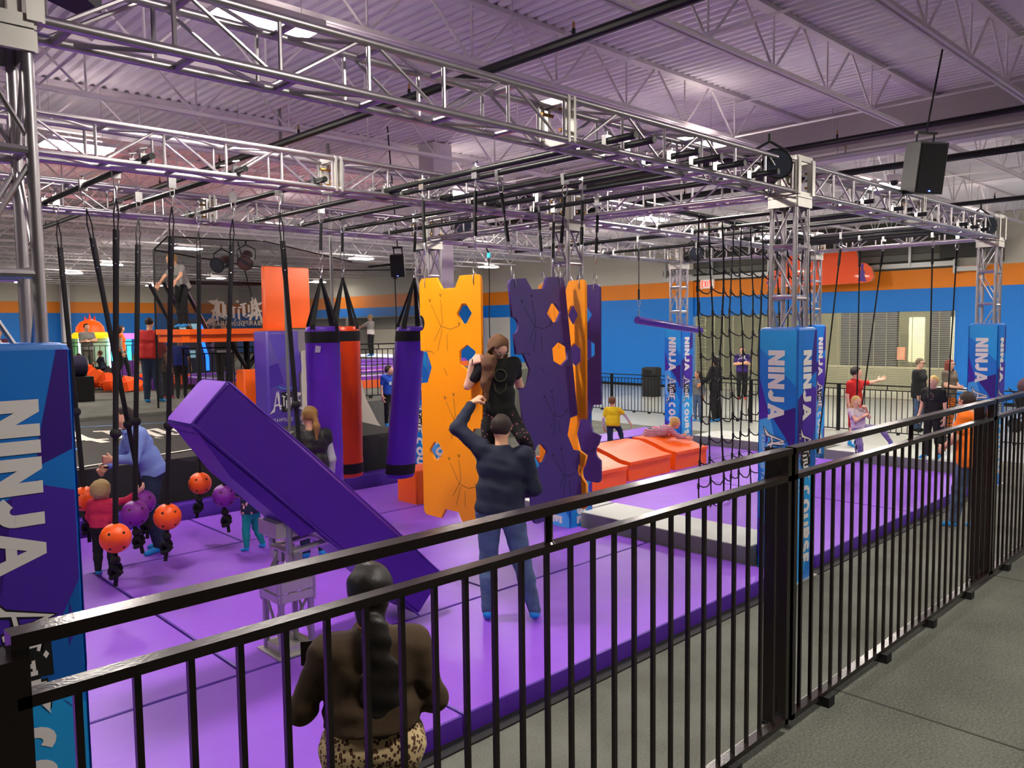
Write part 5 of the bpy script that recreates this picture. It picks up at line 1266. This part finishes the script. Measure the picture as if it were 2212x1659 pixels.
person('seated child in navy facing left in front of the claw machine', 8.35, 27.75, 1.2, 1.25, -70, sit, SK1, NAVY, .4, BLKC, .98, BLKC, H_BR, 'short', 1.2, 1.1, (0, 0), .028)
person('person with only a brown-haired head showing above the near left pad', 5.1, 25.5, 1.2, 1.62, 160, {}, SK1, cloth('plum', '#5c2740'), .9, BLKC, .98, BLKC, H_BR, 'fluffy', 1.0, 1.0, (0, 0), .03)
person('boy in a grey t-shirt and black trousers standing on the orange platform', 5.86, 14.75, 2.79, 1.40, 235, dict(pel=(0, -.06, .92), che=(0, .06, 1.24), nek=(0, .14, 1.40), hed=(0, .22, 1.52), sL=(-.17, .10, 1.34), sR=(.17, .10, 1.34), eL=(-.30, .22, 1.16), wL=(-.30, .36, 1.02), eR=(.30, .22, 1.16), wR=(.28, .36, 1.0)), SK1, cloth('pale_grey_tee', '#8f8d88'), .3,
       BLKC, .98, SOCK, H_LB, 'short', 1.25, 1.0, (10, -20), .018)
person('person in black with a white belt pouch behind the orange post', 8.35, 18.6, 1.2, 1.85, 0, dict(eL=(-.3, .1, 1.2), wL=(-.24, .16, 1.42)), SK1, BLKC, .6, BLKC, .98, BLKC, H_BK, 'short', .98, 1.15, (0, 0), .024,
       extras=lambda t, j, q: [b_.build('belt_pouch', t) for b_ in [MB()] if not b_.box(-.16, .16, -.16, -.13, .93, 1.0, M_PRT)])
person('jumping boy with fair hair in a white t-shirt, arm stretched left', 15.9, 23.6, 1.75, 1.45, -60, dict(eL=(-.2, .25, 1.3), wL=(-.2, .45, 1.15), eR=(.1, .25, 1.3), wR=(.05, .48, 1.22)), SK3, cloth('white_tee', '#d5cfc6'), .35, BLKC, .98, SOCK, H_BL, 'short', 1.15, 1.0, (0, 0), .026)
person('woman in an orange shirt and black jacket sitting beyond the trampolines', 15.4, 25.6, 1.2, 1.45, 180, {}, SK1, cloth('orange_shirt', '#d8601c'), .2, BLKC, .98, BLKC, H_DB, 'long', 1.05, 1.05, (0, 0), .028,
       extras=lambda t, j, q: mesh_obj('jacket', [(*surface_nets(*field([(j['s'+s]+V3(0, -.02, 0), j['e'+s], .078, .06) for s in 'LR']+[(j['e'+s], j['w'+s], .058, .045) for s in 'LR']+[(V3(-.13, -.02, 1.3), V3(-.13, -.02, .9), .07, .08), (V3(.13, -.02, 1.3), V3(.13, -.02, .9), .07, .08)], .028, k=.03)), BLKC)], t))
camo = ramp_mat('camouflage', 'noise', ['#2f2f27', '#54503f', '#1a1a18'], 9, .9, thr=[0, .45, .56])
person('person in a camouflage jacket left of the seated woman', 14.3, 24.6, 1.2, 1.42, 150, {}, SK1, camo, .95, BLKC, .98, BLKC, H_GR, 'short', 1.05, 1.2, (0, 0), .028)
person('boy in a blue t-shirt with a white label on the warped ramp', 9.4, 13.35, .75, 1.25, 150, dict(hed=(0, .03, 1.58)), SK3, cloth('blue_tee', '#2355c8'), .35, BLKC, .98, SOCK, H_DB, 'short', 1.25, .95, (-40, 0), .018,
       extras=lambda t, j, q: [b_.build('shirt_label', t, False) for b_ in [MB()] if not b_.box(-.07, .07, .118, .13, 1.18, 1.27, mat('label_white', '#c9dcf0', .6))])
person('small child in grey partly hidden behind the farthest violet board', 12.9, 11.7, 0, 1.25, 40, {}, SK3, cloth('mid_grey', '#77767a'), .35, BLKC, .98, SOCK, H_BL, 'short', 1.2, 1.0, (0, 0), .024)
# ================================================================ tower, netting and trampolines at left
t = thing('tower_pad', 'tall purple pad with white lettering holding up the orange tower platform', 'pad', (6.55, 12.9, 0))
b = MB(); b.rbox(0, .62, 0, .5, .95, 2.71, mat('tower_purple', '#4a2f9c', .42, bump=.1, bscale=8), .03); b.build('cover', t)
b = MB()
for pl, m in (([(.03, 2.65), (.35, 2.65), (.45, 2.3), (.2, 2.2)], mat('facet_violet', '#5a44b8', .45)), ([(.35, 2.1), (.6, 2.4), (.67, 2.0), (.5, 1.9)], MATS['facet_violet']), ([(.03, 2.1), (.2, 2.15), (.3, 1.8), (.03, 1.7)], M_PP)):
    b.poly([(u, -.003, z) for u, z in pl], m)
wht, blk = LOGO; s = .52
put(b, blk[-3:-2], lambda px, py: (.09+px*s, -.005, 1.36+py*.5), M_PRK); put(b, wht, lambda px, py: (.09+px*s, -.007, 1.36+py*.5), M_PRT)
wt, pt = text_polys('TRAMPOLINE PARK', 'thin', gap=.32, w=.14); put(b, pt, lambda px, py: (.05+px*.62/wt, -.005, 1.12+py*.055), M_PRT)
for s_, r_ in ((0, .2), (1, .17)): b.path([(.36+r_*math.cos(a), -.006, 1.78+.09*math.sin(a)) for a in np.linspace(PI*1.1, PI*1.9, 9)], .006, MATS['pad_sky_blue'], 4)
b.build('printed_panel', t, False)
for px_, py_, l_ in ((6.31, 11.42, 'thin grey pole rising behind the tower pad'), (6.86, 10.93, 'thin grey pole behind the orange punching bag')):
    b = MB(); b.tube((0, 0, 0), (0, 0, 5.5), .025, mat('pole_grey', '#8a8a88', .4, .6), 10); b.tube((0, 0, 0), (0, 0, .02), .08, MATS['pole_grey'], 12); tag(b.build('support_pole', loc=(px_, py_+.32, .15 if py_ < 11.2 else .96)), l_, 'pole', 'thin grey poles')
b = MB(); b.box(7.14, 7.34, 12.95, 13.35, .95, 2.73, mat('tower_grey', '#8f8a8c', .6)); tag(b.build('tower_post', smooth=False), 'plain grey post between the tower pad and the purple punching bag', 'post')
b = MB(); b.rbox(0, 1.0, 0, .12, 0, 1.2, M_ORG, .03); tag(b.build('orange_wall_pad', loc=(7.34, 14.5, 2.76)), 'big upright orange pad standing on the tower platform', 'pad')
t = thing('tower_platform', 'orange padded platform on black struts that the boy in grey stands on', 'platform', (5.72, 14.4, 2.52))
b = MB()
n = 14; v = [(0, .1), (.1, 0), (1.9, 0), (1.9, 1.2), (0, 1.2)]
b.prism(v, lambda u, w_, q: (u, w_, q), .13, M_ORG); b.prism([(-.04, .08), (.1, -.06), (2.0, -.06), (2.0, 1.2), (-.04, 1.2)], lambda u, w_, q: (u, w_, .14+q), .10, M_ORG); b.build('deck_pad', t, False)
b = MB()
for x0 in (1.02, 1.5): b.tube((1.35, .35, -.55), (x0 if x0 < 1.2 else 1.75, .35, -.0), .05, M_BLK2, 8); b.tube((1.35, .35, -.7), (1.35, .35, 0), .06, M_BLK2, 8)
b.build('strut', t)
b = MB(); b.rbox(1.2, 1.55, .2, .55, -1.32, -.55, M_ORG, .03); b.build('post_pad', t)
t = thing('platform_handrail', 'black A-shaped hand rails on the tower platform in front of the netting', 'rail', (5.6, 14.9, 2.76))
for x0 in (0, .33):
    b = MB(); A_ = Vector((x0, 0, .85)); B_ = Vector((x0+.42, 0, 0)); b.tube(A_, B_, .035, M_BLK2, 6); b.tube(A_+Vector((0, .7, 0)), B_+Vector((0, .7, 0)), .035, M_BLK2, 6); b.tube(A_+Vector((.035, -.02, -.02)), B_+Vector((.035, -.02, .02)), .008, M_STEEL, 6); b.build('rail_side', t)
b = MB(); b.tube((.33, .02, .86), (2.1, .02, .88), .035, M_BLK2, 8); b.build('cross_rail', t)
net = bpy.data.materials.new('black_netting'); net.use_nodes = True
nt = net.node_tree; pb = nt.nodes['Principled BSDF']; pb.inputs['Base Color'].default_value = (.03, .03, .035, 1); pb.inputs['Roughness'].default_value = .9; pb.inputs['Alpha'].default_value = .62
t = thing('trampoline_netting', 'dark see-through trampoline netting with white reversed lettering behind the boy on the platform', 'netting', (5.9, 16.3, 1.2))
def nett(name, pts):
    b = MB(); b.add([(*p,) for p in pts], [tuple(range(len(pts)))], net); b.build(name, t, False)
nett('net_panel', [(0, 0, .2), (4.6, 0, .2), (4.6, 0, 3.1), (2.4, 0, 3.42), (.34, 0, 3.40), (.06, 0, 3.12)])
nett('net_panel', [(4.6, 0, 1.5), (6.6, -.9, 1.5), (6.6, -.9, 2.9), (4.6, 0, 3.1)])
b = MB(); b.path([(.06, 0, 3.12), (.34, 0, 3.40), (2.4, 0, 3.44), (4.6, 0, 3.1)], .016, M_BLK2, 6); b.path([(.06, 0, 3.12), (1.2, -.02, 2.98), (2.4, -.03, 2.86), (4.6, 0, 2.9), (6.6, -.9, 2.95)], .014, M_BLK2, 6)
b.tube((.02, 0, 0), (.06, 0, 3.12), .02, M_BLK2, 8); b.tube((2.1, 0, 2.1), (1.8, 0, 3.4), .012, M_BLK2, 6); b.build('net_edge_rope', t)
b = MB(); k = 1.12; F = lambda px, py: (1.16+px*k, -.02, 1.78+py*.75); F2 = lambda px, py: (1.16+(1-px)*k, -.024, 1.78+py*.75)
wn = mat('net_print', '#a8a49a', .7); put(b, [q for q in wht if True], F2, wn); put(b, wht[::2], F, wn)
wt, pt = text_polys('TRAMPOLINE PARK', 'thin', gap=.3, w=.16); put(b, pt, lambda px, py: (1.08+px*1.25/wt, -.02, 1.62+py*.09), wn); put(b, pt, lambda px, py: (1.08+(1-px/wt)*1.25, -.022, 1.625+py*.09), wn)
b.build('lettering', t, False)
# black wrestling trampoline
t = thing('black_trampoline', 'wide black trampoline surface with white lines and lettering behind the ball ropes', 'trampoline', (0, 11.28, 0))
bed = mat('trampoline_bed', '#2b2926', .8, noise=.08, nscale=2); skirt = mat('black_skirt_cloth', '#0f0f0f', .8, bump=.4, bscale=6)
b = MB(); b.prism([(0, .88), (4.26, 1.06), (4.26, 1.15), (0, .95)], lambda u, v, q: (-4+q, u, v), 12.2, bed); b.build('bed', t, False)
zz_ = lambda y: .953+.2*max(0, y)/4.26
b = MB(); n = 60; pts = [(-4+12.2*i/n, -.02+.012*math.sin(i*2.3)) for i in range(n+1)]
b.add([(x, y+.02, .94) for x, y in pts]+[(x, y-.02, .55) for x, y in pts]+[(x, y, .0) for x, y in pts], [(i, i+1, n+2+i, n+1+i) for i in range(n)]+[(n+1+i, n+2+i, 2*n+3+i, 2*n+2+i) for i in range(n)], skirt); b.build('skirt', t)
ln = mat('court_white', '#d8d4c8', .7); b = MB()
def strip(p, q, w_, m=ln):
    p = Vector(p); q = Vector(q); p.z = zz_(p.y)+.002; q.z = zz_(q.y)+.002; d = (q-p).normalized(); n_ = Vector((-d.y, d.x, 0))*w_/2; b.add([p-n_, q-n_, q+n_, p+n_], [(0, 1, 2, 3)], m)
strip((1.0, -.30, .953), (7.2, 1.0, .953), .07); strip((3.9, 3.6, .953), (7.4, 2.6, .953), .05, MATS['pad_sky_blue']); strip((2.9, 1.7, .953), (3.5, 1.5, .953), .16, MATS['pad_sky_blue'])
put(b, wht, lambda px, py: (3.3+px*2.6, 2.05-.35*px+py*2.4, zz_(2.05-.35*px+py*2.4)+.003), ln); b.build('printed_lines', t, False)
# foam pit
t = thing('foam_block', 'stacked foam blocks', 'block')
bpy.data.objects.remove(t)
fo = mat('foam_orange', '#ff5a08', .8); fp = mat('foam_purple', '#4a2386', .8)
rng = random.Random(5); first = {}
for i in range(64):
    x = 5.95+rng.random()*2.9; y = 21.2+rng.random()*2.0; zz = 1.2+.10+.42*max(0, 1-abs(x-6.1)/1.1)*rng.random()+.12*rng.random(); c = fp if rng.random() < .22 else fo
    nm = 'purple' if c is fp else 'orange'
    if nm not in first:
        b = MB(); b.box(-.12, .12, -.12, .12, -.12, .12, c); o = b.build('foam_cube', smooth=False); first[nm] = o
    else: o = first[nm].copy(); COL.objects.link(o)
    o.location = (x, y, zz); o.rotation_euler = (rng.random()*3, rng.random()*3, rng.random()*3)
    tag(o, '%s foam cube in the loose heap of the foam pit beyond the ball ropes' % nm, 'foam cube', '%s foam pit cubes' % nm)
b = MB(); b.box(0, .55, 0, .6, 0, .55, M_RUB); tag(b.build('black_box', loc=(5.0, 19.0, 1.2), smooth=False), 'square black box beside the foam pit at the edge of the near left pad', 'box')
b = MB(); b.lathe([(.2, 0), (.23, .03), (.23, .5), (.2, .53)], mat('navy_vinyl', '#20203c', .5), n=24, axis='X'); tag(b.build('foam_bolster', loc=(4.95, 19.3, 1.98)), 'dark navy bolster lying on the black box', 'bolster')
# claw machines and arcade cabinets
def glow(n, c, e): return mat(n, c, .5, emit=e)
t = thing('claw_machine', 'glowing claw machine with an orange dome and yellow rim', 'arcade machine', (8.55, 29.4, 1.2))
b = MB(); b.box(-.5, .5, -.4, .4, 0, .35, mat('cab_dark', '#2a2026', .5)); b.box(-.5, .5, -.02, .4, .35, 1.3, mat('cab_back', '#6fae7a', .5)); b.build('cabinet', t, False)
b = MB(); b.box(-.46, .46, -.38, -.36, .35, 1.3, mat('cab_glass', '#cfe8d8', .1, alpha=.35)); b.build('window', t, False)
b = MB()
for i in range(26): b.ball((rng.uniform(-.42, .42), rng.uniform(-.3, -.08), .40+rng.random()*.35), .07, mat('toy%d' % (i % 5), ['#e8d23a', '#3ab0d8', '#e8503a', '#58c848', '#e6e0e8'][i % 5], .6), 8)
b.build('prizes', t)
b = MB(); b.tube((-.47, -.39, .3), (-.47, -.39, 1.3), .03, glow('tube_white', '#d8fff0', 1.5), 8); b.tube((.47, -.39, .3), (.47, -.39, 1.3), .03, MATS['tube_white'], 8); b.build('light_tube', t)
b = MB(); b.lathe([(.55, 0), (.58, .1), (.5, .2)], glow('rim_yellow', '#ffb010', .3), (0, 0, 1.3), 20); b.build('rim', t)
b = MB(); b.lathe([(.45, 0), (.42, .2), (.3, .36), (.1, .45), (0, .46)], glow('dome_orange', '#ff4a00', .22), (0, 0, 1.48), 20)
for x_, h_ in ((-.12, .14), (0, .26), (.13, .16)): b.tube((x_, 0, 1.9), (x_*1.3, 0, 1.9+h_), .06, mat('flame_red', '#e03010', .5), 6, 0.004)
b.build('dome', t)
t = thing('claw_machine', 'purple-lit prize machine right of the orange-domed one', 'arcade machine', (9.55, 29.6, 1.2), 0)
b = MB(); b.box(-.38, .38, -.35, .35, 0, .5, mat('cab_purple', '#6a2a8c', .5)); b.box(-.38, .38, .0, .35, .5, 1.25, glow('cab_cyan', '#4ad8e0', .2)); b.box(-.38, .38, -.35, .35, 1.25, 1.45, glow('cab_pink', '#c87ae0', .18)); b.build('cabinet', t, False)
t = thing('arcade_cabinet', 'dark arcade cabinet with a bright blue neon strip under the tower platform', 'arcade machine', (11.4, 27.0, 1.2))
b = MB(); b.box(-.9, .9, 0, .8, 0, 1.9, mat('cab_navy', '#141a30', .5)); b.build('cabinet', t, False)
b = MB(); b.path([(-.05, -.03, 1.85), (-.05, -.03, 1.2), (.02, -.03, .9), (.1, -.03, .6), (.1, -.03, .15)], .06, glow('neon_blue', '#1a60ff', 1.6), 8); b.build('neon_strip', t)
b = MB(); b.box(-.8, -.2, -.03, 0, 1.5, 1.75, glow('screen_pale', '#88b8c8', .16)); b.box(-.8, -.3, -.03, 0, .6, .85, MATS['screen_pale']); b.box(.25, .8, -.03, 0, .8, 1.4, mat('screen_mauve', '#5c4468', .5)); b.build('screen', t, False)
for x, w_, h, c, l in ((3.6, 1.1, 1.6, '#7c1640', 'magenta arcade cabinet at the far left edge above the near pad'), (5.2, .9, 1.5, '#23294a', 'dark blue arcade cabinet beside the magenta one'), (7.2, .7, 1.2, '#3c3c42', 'small grey cabinet left of the claw machine'), (12.8, 1.0, 1.7, '#1a1a24', 'black arcade cabinet behind the orange platform post')):
    t = thing('arcade_cabinet', l, 'arcade machine', (x, 31, 1.2)); b = MB(); b.prism([(0, 0), (.8, 0), (.8, h), (.3, h), (.15, h*.75), (.25, h*.5), (0, h*.45)], lambda u, v, q: (q, u, v), w_, mat('cab_'+c[1:], c, .5)); b.build('cabinet', t, False)
    b = MB(); b.box(.1, w_-.1, .13, .15, h*.8, h*.95, glow('sign_'+c[1:], c, .4)); b.build('sign', t, False)
# warped wall ramp
t = thing('warped_ramp', 'curved purple ramp with a plain white side behind the punching bags', 'ramp', (7.2, 12.82, 0))
pr_ = [(0, 0), (3.4, 0), (3.4, .12), (2.6, .22), (2.05, .45), (1.78, .64), (1.54, .95), (1.29, 1.41), (1.15, 1.95), (1.1, 2.35), (0, 2.35)]
b = MB(); b.prism(pr_, lambda u, v, q: (u, -q+.06, v), .06, mat('ramp_white', '#cbc4b4', .6)); b.build('side_panel', t, False)
b = MB(); cv = pr_[2:10]; n = len(cv); b.add([(u, .06, v) for u, v in cv]+[(u, 1.36, v) for u, v in cv], [(i, i+1, n+i+1, n+i) for i in range(n-1)], M_PURB); b.build('ramp_surface', t)
b = MB(); b.box(0, 1.1, .06, 1.36, 0, 2.33, M_WHT); b.build('ramp_back', t, False)
# trampolines beyond
for i, (x, y, w_, d_, l) in enumerate(((11.3, 17.4, 2.6, 2.3, 'trampoline with purple frame pads seen between the punching bags'), (14.1, 21.5, 2.8, 2.4, 'farther trampoline behind the railing with an orange edge'), (8.5, 19.5, 2.3, 3.2, 'trampoline with orange edge pads under the tower'), (17.4, 23.8, 3.2, 3, 'farthest trampoline by the white wall'))):
    t = thing('trampoline', l, 'trampoline', (x, y, 1.2), .05, 'court trampolines')
    b = MB(); b.box(.3, w_-.3, .3, d_-.3, .2, .24, M_RUB); b.build('bed', t, False)
    b = MB()
    for a in ((0, w_, 0, .35), (0, w_, d_-.35, d_), (0, .35, .35, d_-.35), (w_-.35, w_, .35, d_-.35)): b.box(*a, .12, .30, M_PUR)
    b.build('frame_pad', t, False)
    b = MB(); b.box(0, w_, -.1, 0, .0, .2, mat('orange_edge', '#ff7030', .5)); b.build('edge_pad', t, False)

# ================================================================ loudspeakers, wash lights, cords
def speaker(loc, s, rz, tilt, label):
    t = thing('loudspeaker', label, 'loudspeaker', loc, rz); t.rotation_euler = (tilt, 0, rz)
    b = MB(); w_, d_, h_ = .40*s, .36*s, .62*s
    b.prism([(-w_/2, -d_/2), (w_/2, -d_/2), (w_/2*.62, d_/2), (-w_/2*.62, d_/2)], lambda u, v, q: (u, v, -h_/2+q), h_, mat('speaker_shell', '#131315', .55)); b.build('cabinet', t, False)
    b = MB(); b.box(-w_/2*.9, w_/2*.9, -d_/2-.012, -d_/2, -h_/2*.93, h_/2*.93, mat('speaker_grille', '#0a0a0b', .8, bump=.6, bscale=300)); b.build('grille', t, False)
    b = MB(); b.box(-.012, .012, -d_/2-.016, -d_/2-.01, -h_/2*.9, -h_/2*.86, glow('led_blue', '#3a4cff', 5)); b.build('indicator_light', t, False)
    b = MB(); b.tube((-w_*.3, 0, h_/2), (-w_*.3, 0, h_/2+.12), .012, M_BLK2, 6); b.tube((w_*.3, 0, h_/2), (w_*.3, 0, h_/2+.12), .012, M_BLK2, 6); b.box(-w_*.36, w_*.36, -.03, .03, h_/2+.1, h_/2+.13, M_BLK2); b.tube((0, 0, h_/2+.1), (0, -.1*s, 6.15-loc[2]), .012, M_BLK2, 6); b.build('bracket', t)
speaker((10.76, 3.75, 4.65), 1.0, -.55, .16, 'large black loudspeaker hanging from the ceiling at upper right')
speaker((8.38, 11.52, 3.83), .62, -.9, .2, 'small black loudspeaker hanging above the right purple punching bag')
speaker((1.28, 4.35, 4.5), .55, -1.0, -.1, 'black loudspeaker tucked into the front truss at the upper left corner')
def wash(loc, rz, el, s, label):
    t = thing('stage_light', label, 'light', loc, rz, 'black stage lights')
    b = MB(); d = Vector((0, -math.cos(el), math.sin(el)))
    b.tube(-d*.14*s, d*.05*s, .10*s, M_BLK2, 14); b.tube(d*.05*s, d*.16*s, .10*s, M_BLK2, 14, .13*s); b.build('head', t)
    b = MB(); b.tube(d*.155*s, d*.162*s, .115*s, mat('lens_glass', '#39404a', .1), 16); b.build('lens', t)
    b = MB(); b.path([(-.14*s, 0, 0), (-.15*s, 0, .16*s), (0, 0, .24*s), (.15*s, 0, .16*s), (.14*s, 0, 0)], .012*s, M_BLK2, 6); b.tube((0, 0, .24*s), (0, 0, .3*s), .02, M_BLK2, 8); b.build('yoke', t)
wash((7.62, 4.11, 4.28), -.7, .2, 1.25, 'stage light inside the front truss just left of the middle column')
wash((14.55, 4.15, 4.26), -.5, 0, 1.2, 'stage light inside the truss beside the far right column')
wash((7.04, 15.63, 4.07), -1, -.3, 1.2, 'left stage light hanging in front of the netting')
wash((7.39, 15.29, 4.14), -.6, -.5, 1.2, 'right stage light hanging in front of the netting')
wash((8.3, 9.7, 4.26), -.5, .1, 1.3, 'stage light inside the rear truss above the yellow board')
wash((14.7, 9.7, 4.2), -.5, .1, 1.2, 'stage light on the rear truss over the farthest pad')
for (x, y, z0_, z1_, l, pc) in ((11.56, 12.67, 2.2, 4.2, 'black hanging power cord with a cyan plug behind the yellow board', '#20b0c8'), (8.42, 11.7, 2.0, 3.6, 'black cord dropping from the small loudspeaker', '#101010')):
    t = thing('power_cord', l, 'cord', (x, y, z1_)); b = MB(); b.path([(0, 0, 0), (.01, 0, -.6), (-.01, 0, -1.2), (0, 0, z0_-z1_)], .012, M_BLK2, 6); b.build('cable', t); b = MB(); b.tube((0, 0, .0), (0, 0, .1), .04, mat('plug_'+pc[1:], pc, .5), 8); b.path([(0, 0, .1), (-.1, 0, .25), (-.5, .1, .2)], .02, M_BLK2, 6); b.build('plug', t)
b = MB(); b.box(-.12, .12, -.08, .08, 0, .1, M_WHT); b.ball((0, 0, -.02), .07, mat('dome_smoke', '#202024', .15), 14); b.tube((0, 0, .1), (0, 0, .9), .012, M_STEEL, 6); tag(b.build('security_camera', loc=(14.71, 5.57, 5.2)), 'white dome security camera above the right truss', 'camera')

# ================================================================ right-hand wall: shutter, signs, bin
t = thing('roller_shutter', 'see-through metal roller shutter closing the shop opening', 'shutter', (XR+.04, 8.9, 0))
sl = mat('shutter_rod', '#c4c4a8', .4, .5); b = MB(); z = .05
while z < 3.06: b.box(-.012, .012, 0, 10.1, z, z+.016, sl); z += .062
b.build('slats', t, False)
b = MB()
for k in range(24): b.box(-.014, .014, .05+k*.43, .062+k*.43, .03, 3.06, sl)
b.build('link_bars', t, False)
b = MB(); b.box(-.03, .03, 0, 10.1, 0, .06, mat('shutter_rail', '#a49a8c', .5)); b.box(-.05, .05, -.06, .0, 0, 3.08, wall_blue); b.build('guide_rail', t, False)
t = thing('wall_sign', 'big orange cut-out wall sign above the shutter', 'sign', (27.9, 0, 0))
pts = [(15.14, 4.37), (15.01, 4.69), (14.49, 4.69), (14.26, 5.27), (13.26, 5.3), (11.81, 5.22), (11.65, 4.77), (11.46, 4.75), (11.26, 4.59), (11.16, 4.28), (11.28, 4.12), (11.59, 4.08), (13.3, 4.07), (15.1, 4.05)]
b = MB(); b.prism(pts, lambda u, v, q: (.12-q, u, v), .12, mat('sign_orange', '#ff5512', .3, coat=.2), mat('sign_edge', '#f7a070', .4)); b.build('panel', t, False)
b = MB(); ic = mat('sign_purple', '#5a3a9c', .5); b.box(-.012, -.001, 11.52, 11.60, 4.5, 4.73, ic); b.prism([(11.45, 4.4), (11.68, 4.4), (11.62, 4.5), (11.5, 4.5)], lambda u, v, q: (-q, u, v), .012, ic); b.prism([(11.42, 4.12), (11.7, 4.15), (11.6, 4.4), (11.5, 4.4)], lambda u, v, q: (-q, u, v), .012, ic)
b.box(-.012, -.001, 14.8, 15.1, 4.2, 4.3, ic); b.build('emblem', t, False)
b = MB(); b.tube((.12, 14, 4.6), (1.0, 14, 4.6), .03, M_STEEL, 6); b.tube((.12, 12.2, 4.6), (1.0, 12.2, 4.6), .03, M_STEEL, 6); b.build('bracket', t)
t = thing('exit_sign', 'small red and white exit sign on the wall behind the cargo net', 'sign', (28.75, 18.25, 4.37))
b = MB(); b.box(0, .1, -.3, .3, -.18, .18, mat('exit_white', '#e8dcd0', .5, emit=.08)); b.build('housing', t, False)
b = MB(); w_, pe = text_polys('EXIT', 'thin', gap=.25, w=.26); put(b, pe, lambda px, py: (-.004, .23-px*.46/w_, -.11+py*.22), glow('exit_red', '#ff2a20', .8)); b.build('lettering', t, False)
t = thing('waste_bin', 'tall black waste bin standing against the blue wall behind the far railing', 'bin', (24.9, 18.2, 0), .1)
b = MB(); b.rbox(-.26, .26, -.28, .28, 0, .78, M_RUB, .04); b.build('body', t)
b = MB(); b.rbox(-.28, .28, -.30, .30, .79, 1.12, mat('bin_hood', '#101114', .7), .06); b.build('hood', t)
b = MB(); b.box(-.285, -.27, -.17, .17, .86, 1.02, mat('bin_mouth', '#020202', .9)); b.build('opening', t, False)
t = thing('stroller', 'dark stroller with a plum hood at the far right behind the last pad', 'stroller', (22.7, 5.2, 0), .3)
b = MB(); b.ball((0, 0, 1.12), .34, mat('plum_cloth', '#4a2c3e', .8), 16, (1, 1, .8)); b.build('hood', t)
b = MB(); b.prism([(-.35, .45), (.3, .45), (.4, .85), (-.35, .95)], lambda u, v, q: (q-.28, u, v), .56, BLKC); b.build('seat', t, False)
for sx in (-.3, .3):
    for sy in (-.35, .35): b = MB(); b.lathe([(.14, -.02), (.15, 0), (.14, .02)], M_RUB, (sx, sy, .15), 18, 'X'); b.build('wheel', t)
b = MB()
for sx in (-.28, .28): b.tube((sx, -.35, .15), (sx, .1, .7), .014, M_BLK2, 6); b.tube((sx, .35, .15), (sx, -.2, .75), .014, M_BLK2, 6); b.tube((sx, .1, .7), (sx, .5, 1.05), .014, M_BLK2, 6)
b.tube((-.28, .5, 1.05), (.28, .5, 1.05), .016, M_BLK2, 8); b.build('frame', t)
t = thing('side_table', 'small white cloth-covered table beyond the far railing by the red-haired woman', 'table', (23.0, 7.1, 0))
b = MB(); b.box(-.35, .35, -.45, .45, .92, .97, M_PRT); b.build('top', t, False)
for sx in (-.3, .3):
    for sy in (-.4, .4): b = MB(); b.tube((sx, sy, 0), (sx, sy, .92), .016, M_BLK2, 6); b.build('leg', t)
# warm red wash light on the rear ceiling, as from the stage lights over the tower
for loc, e, c in (((5.5, 17.5, 3.6), 26, (1, .25, .25)), ((9.5, 15.5, 3.8), 12, (1, .25, .25))):
    l = bpy.data.lights.new('stage_wash', 'SPOT'); l.energy = e; l.color = c; l.spot_size = 2.3; l.spot_blend = .6; l.shadow_soft_size = .15
    o = bpy.data.objects.new('stage_wash', l); COL.objects.link(o); o.location = loc; o.rotation_euler = (PI-.25, .25, 0)
# ================================================================ camera, light, colour
cam = bpy.data.cameras.new('camera'); co = bpy.data.objects.new('camera', cam); COL.objects.link(co)
yaw, pit, rol = math.radians(46.081165), math.radians(4.158982), math.radians(-.680049)
f = Vector((math.cos(pit)*math.cos(yaw), math.cos(pit)*math.sin(yaw), -math.sin(pit)))
r = Vector((math.sin(yaw), -math.cos(yaw), 0)); u = r.cross(f)
r2 = r*math.cos(rol)+u*math.sin(rol); u2 = -r*math.sin(rol)+u*math.cos(rol)
co.matrix_world = Matrix(((r2.x, u2.x, -f.x, 0), (r2.y, u2.y, -f.y, 0), (r2.z, u2.z, -f.z, 2.75), (0, 0, 0, 1)))
cam.sensor_width = 36; cam.lens = 1727.81/2212*36; cam.clip_end = 200
SC.camera = co
w = bpy.data.worlds.new('world'); SC.world = w; w.use_nodes = True
w.node_tree.nodes['Background'].inputs[0].default_value = (.9, .88, 1, 1); w.node_tree.nodes['Background'].inputs[1].default_value = .25
vs_ = SC.view_settings; vs_.view_transform = 'Standard'; vs_.look = 'None'; vs_.gamma = 1; vs_.use_curve_mapping = False
vs_.exposure = EXPO
SC.cycles.use_denoising = True
SC.cycles.max_bounces = 6; SC.cycles.diffuse_bounces = 4; SC.cycles.glossy_bounces = 3; SC.cycles.transparent_max_bounces = 8
SC.cycles.sample_clamp_indirect = 6
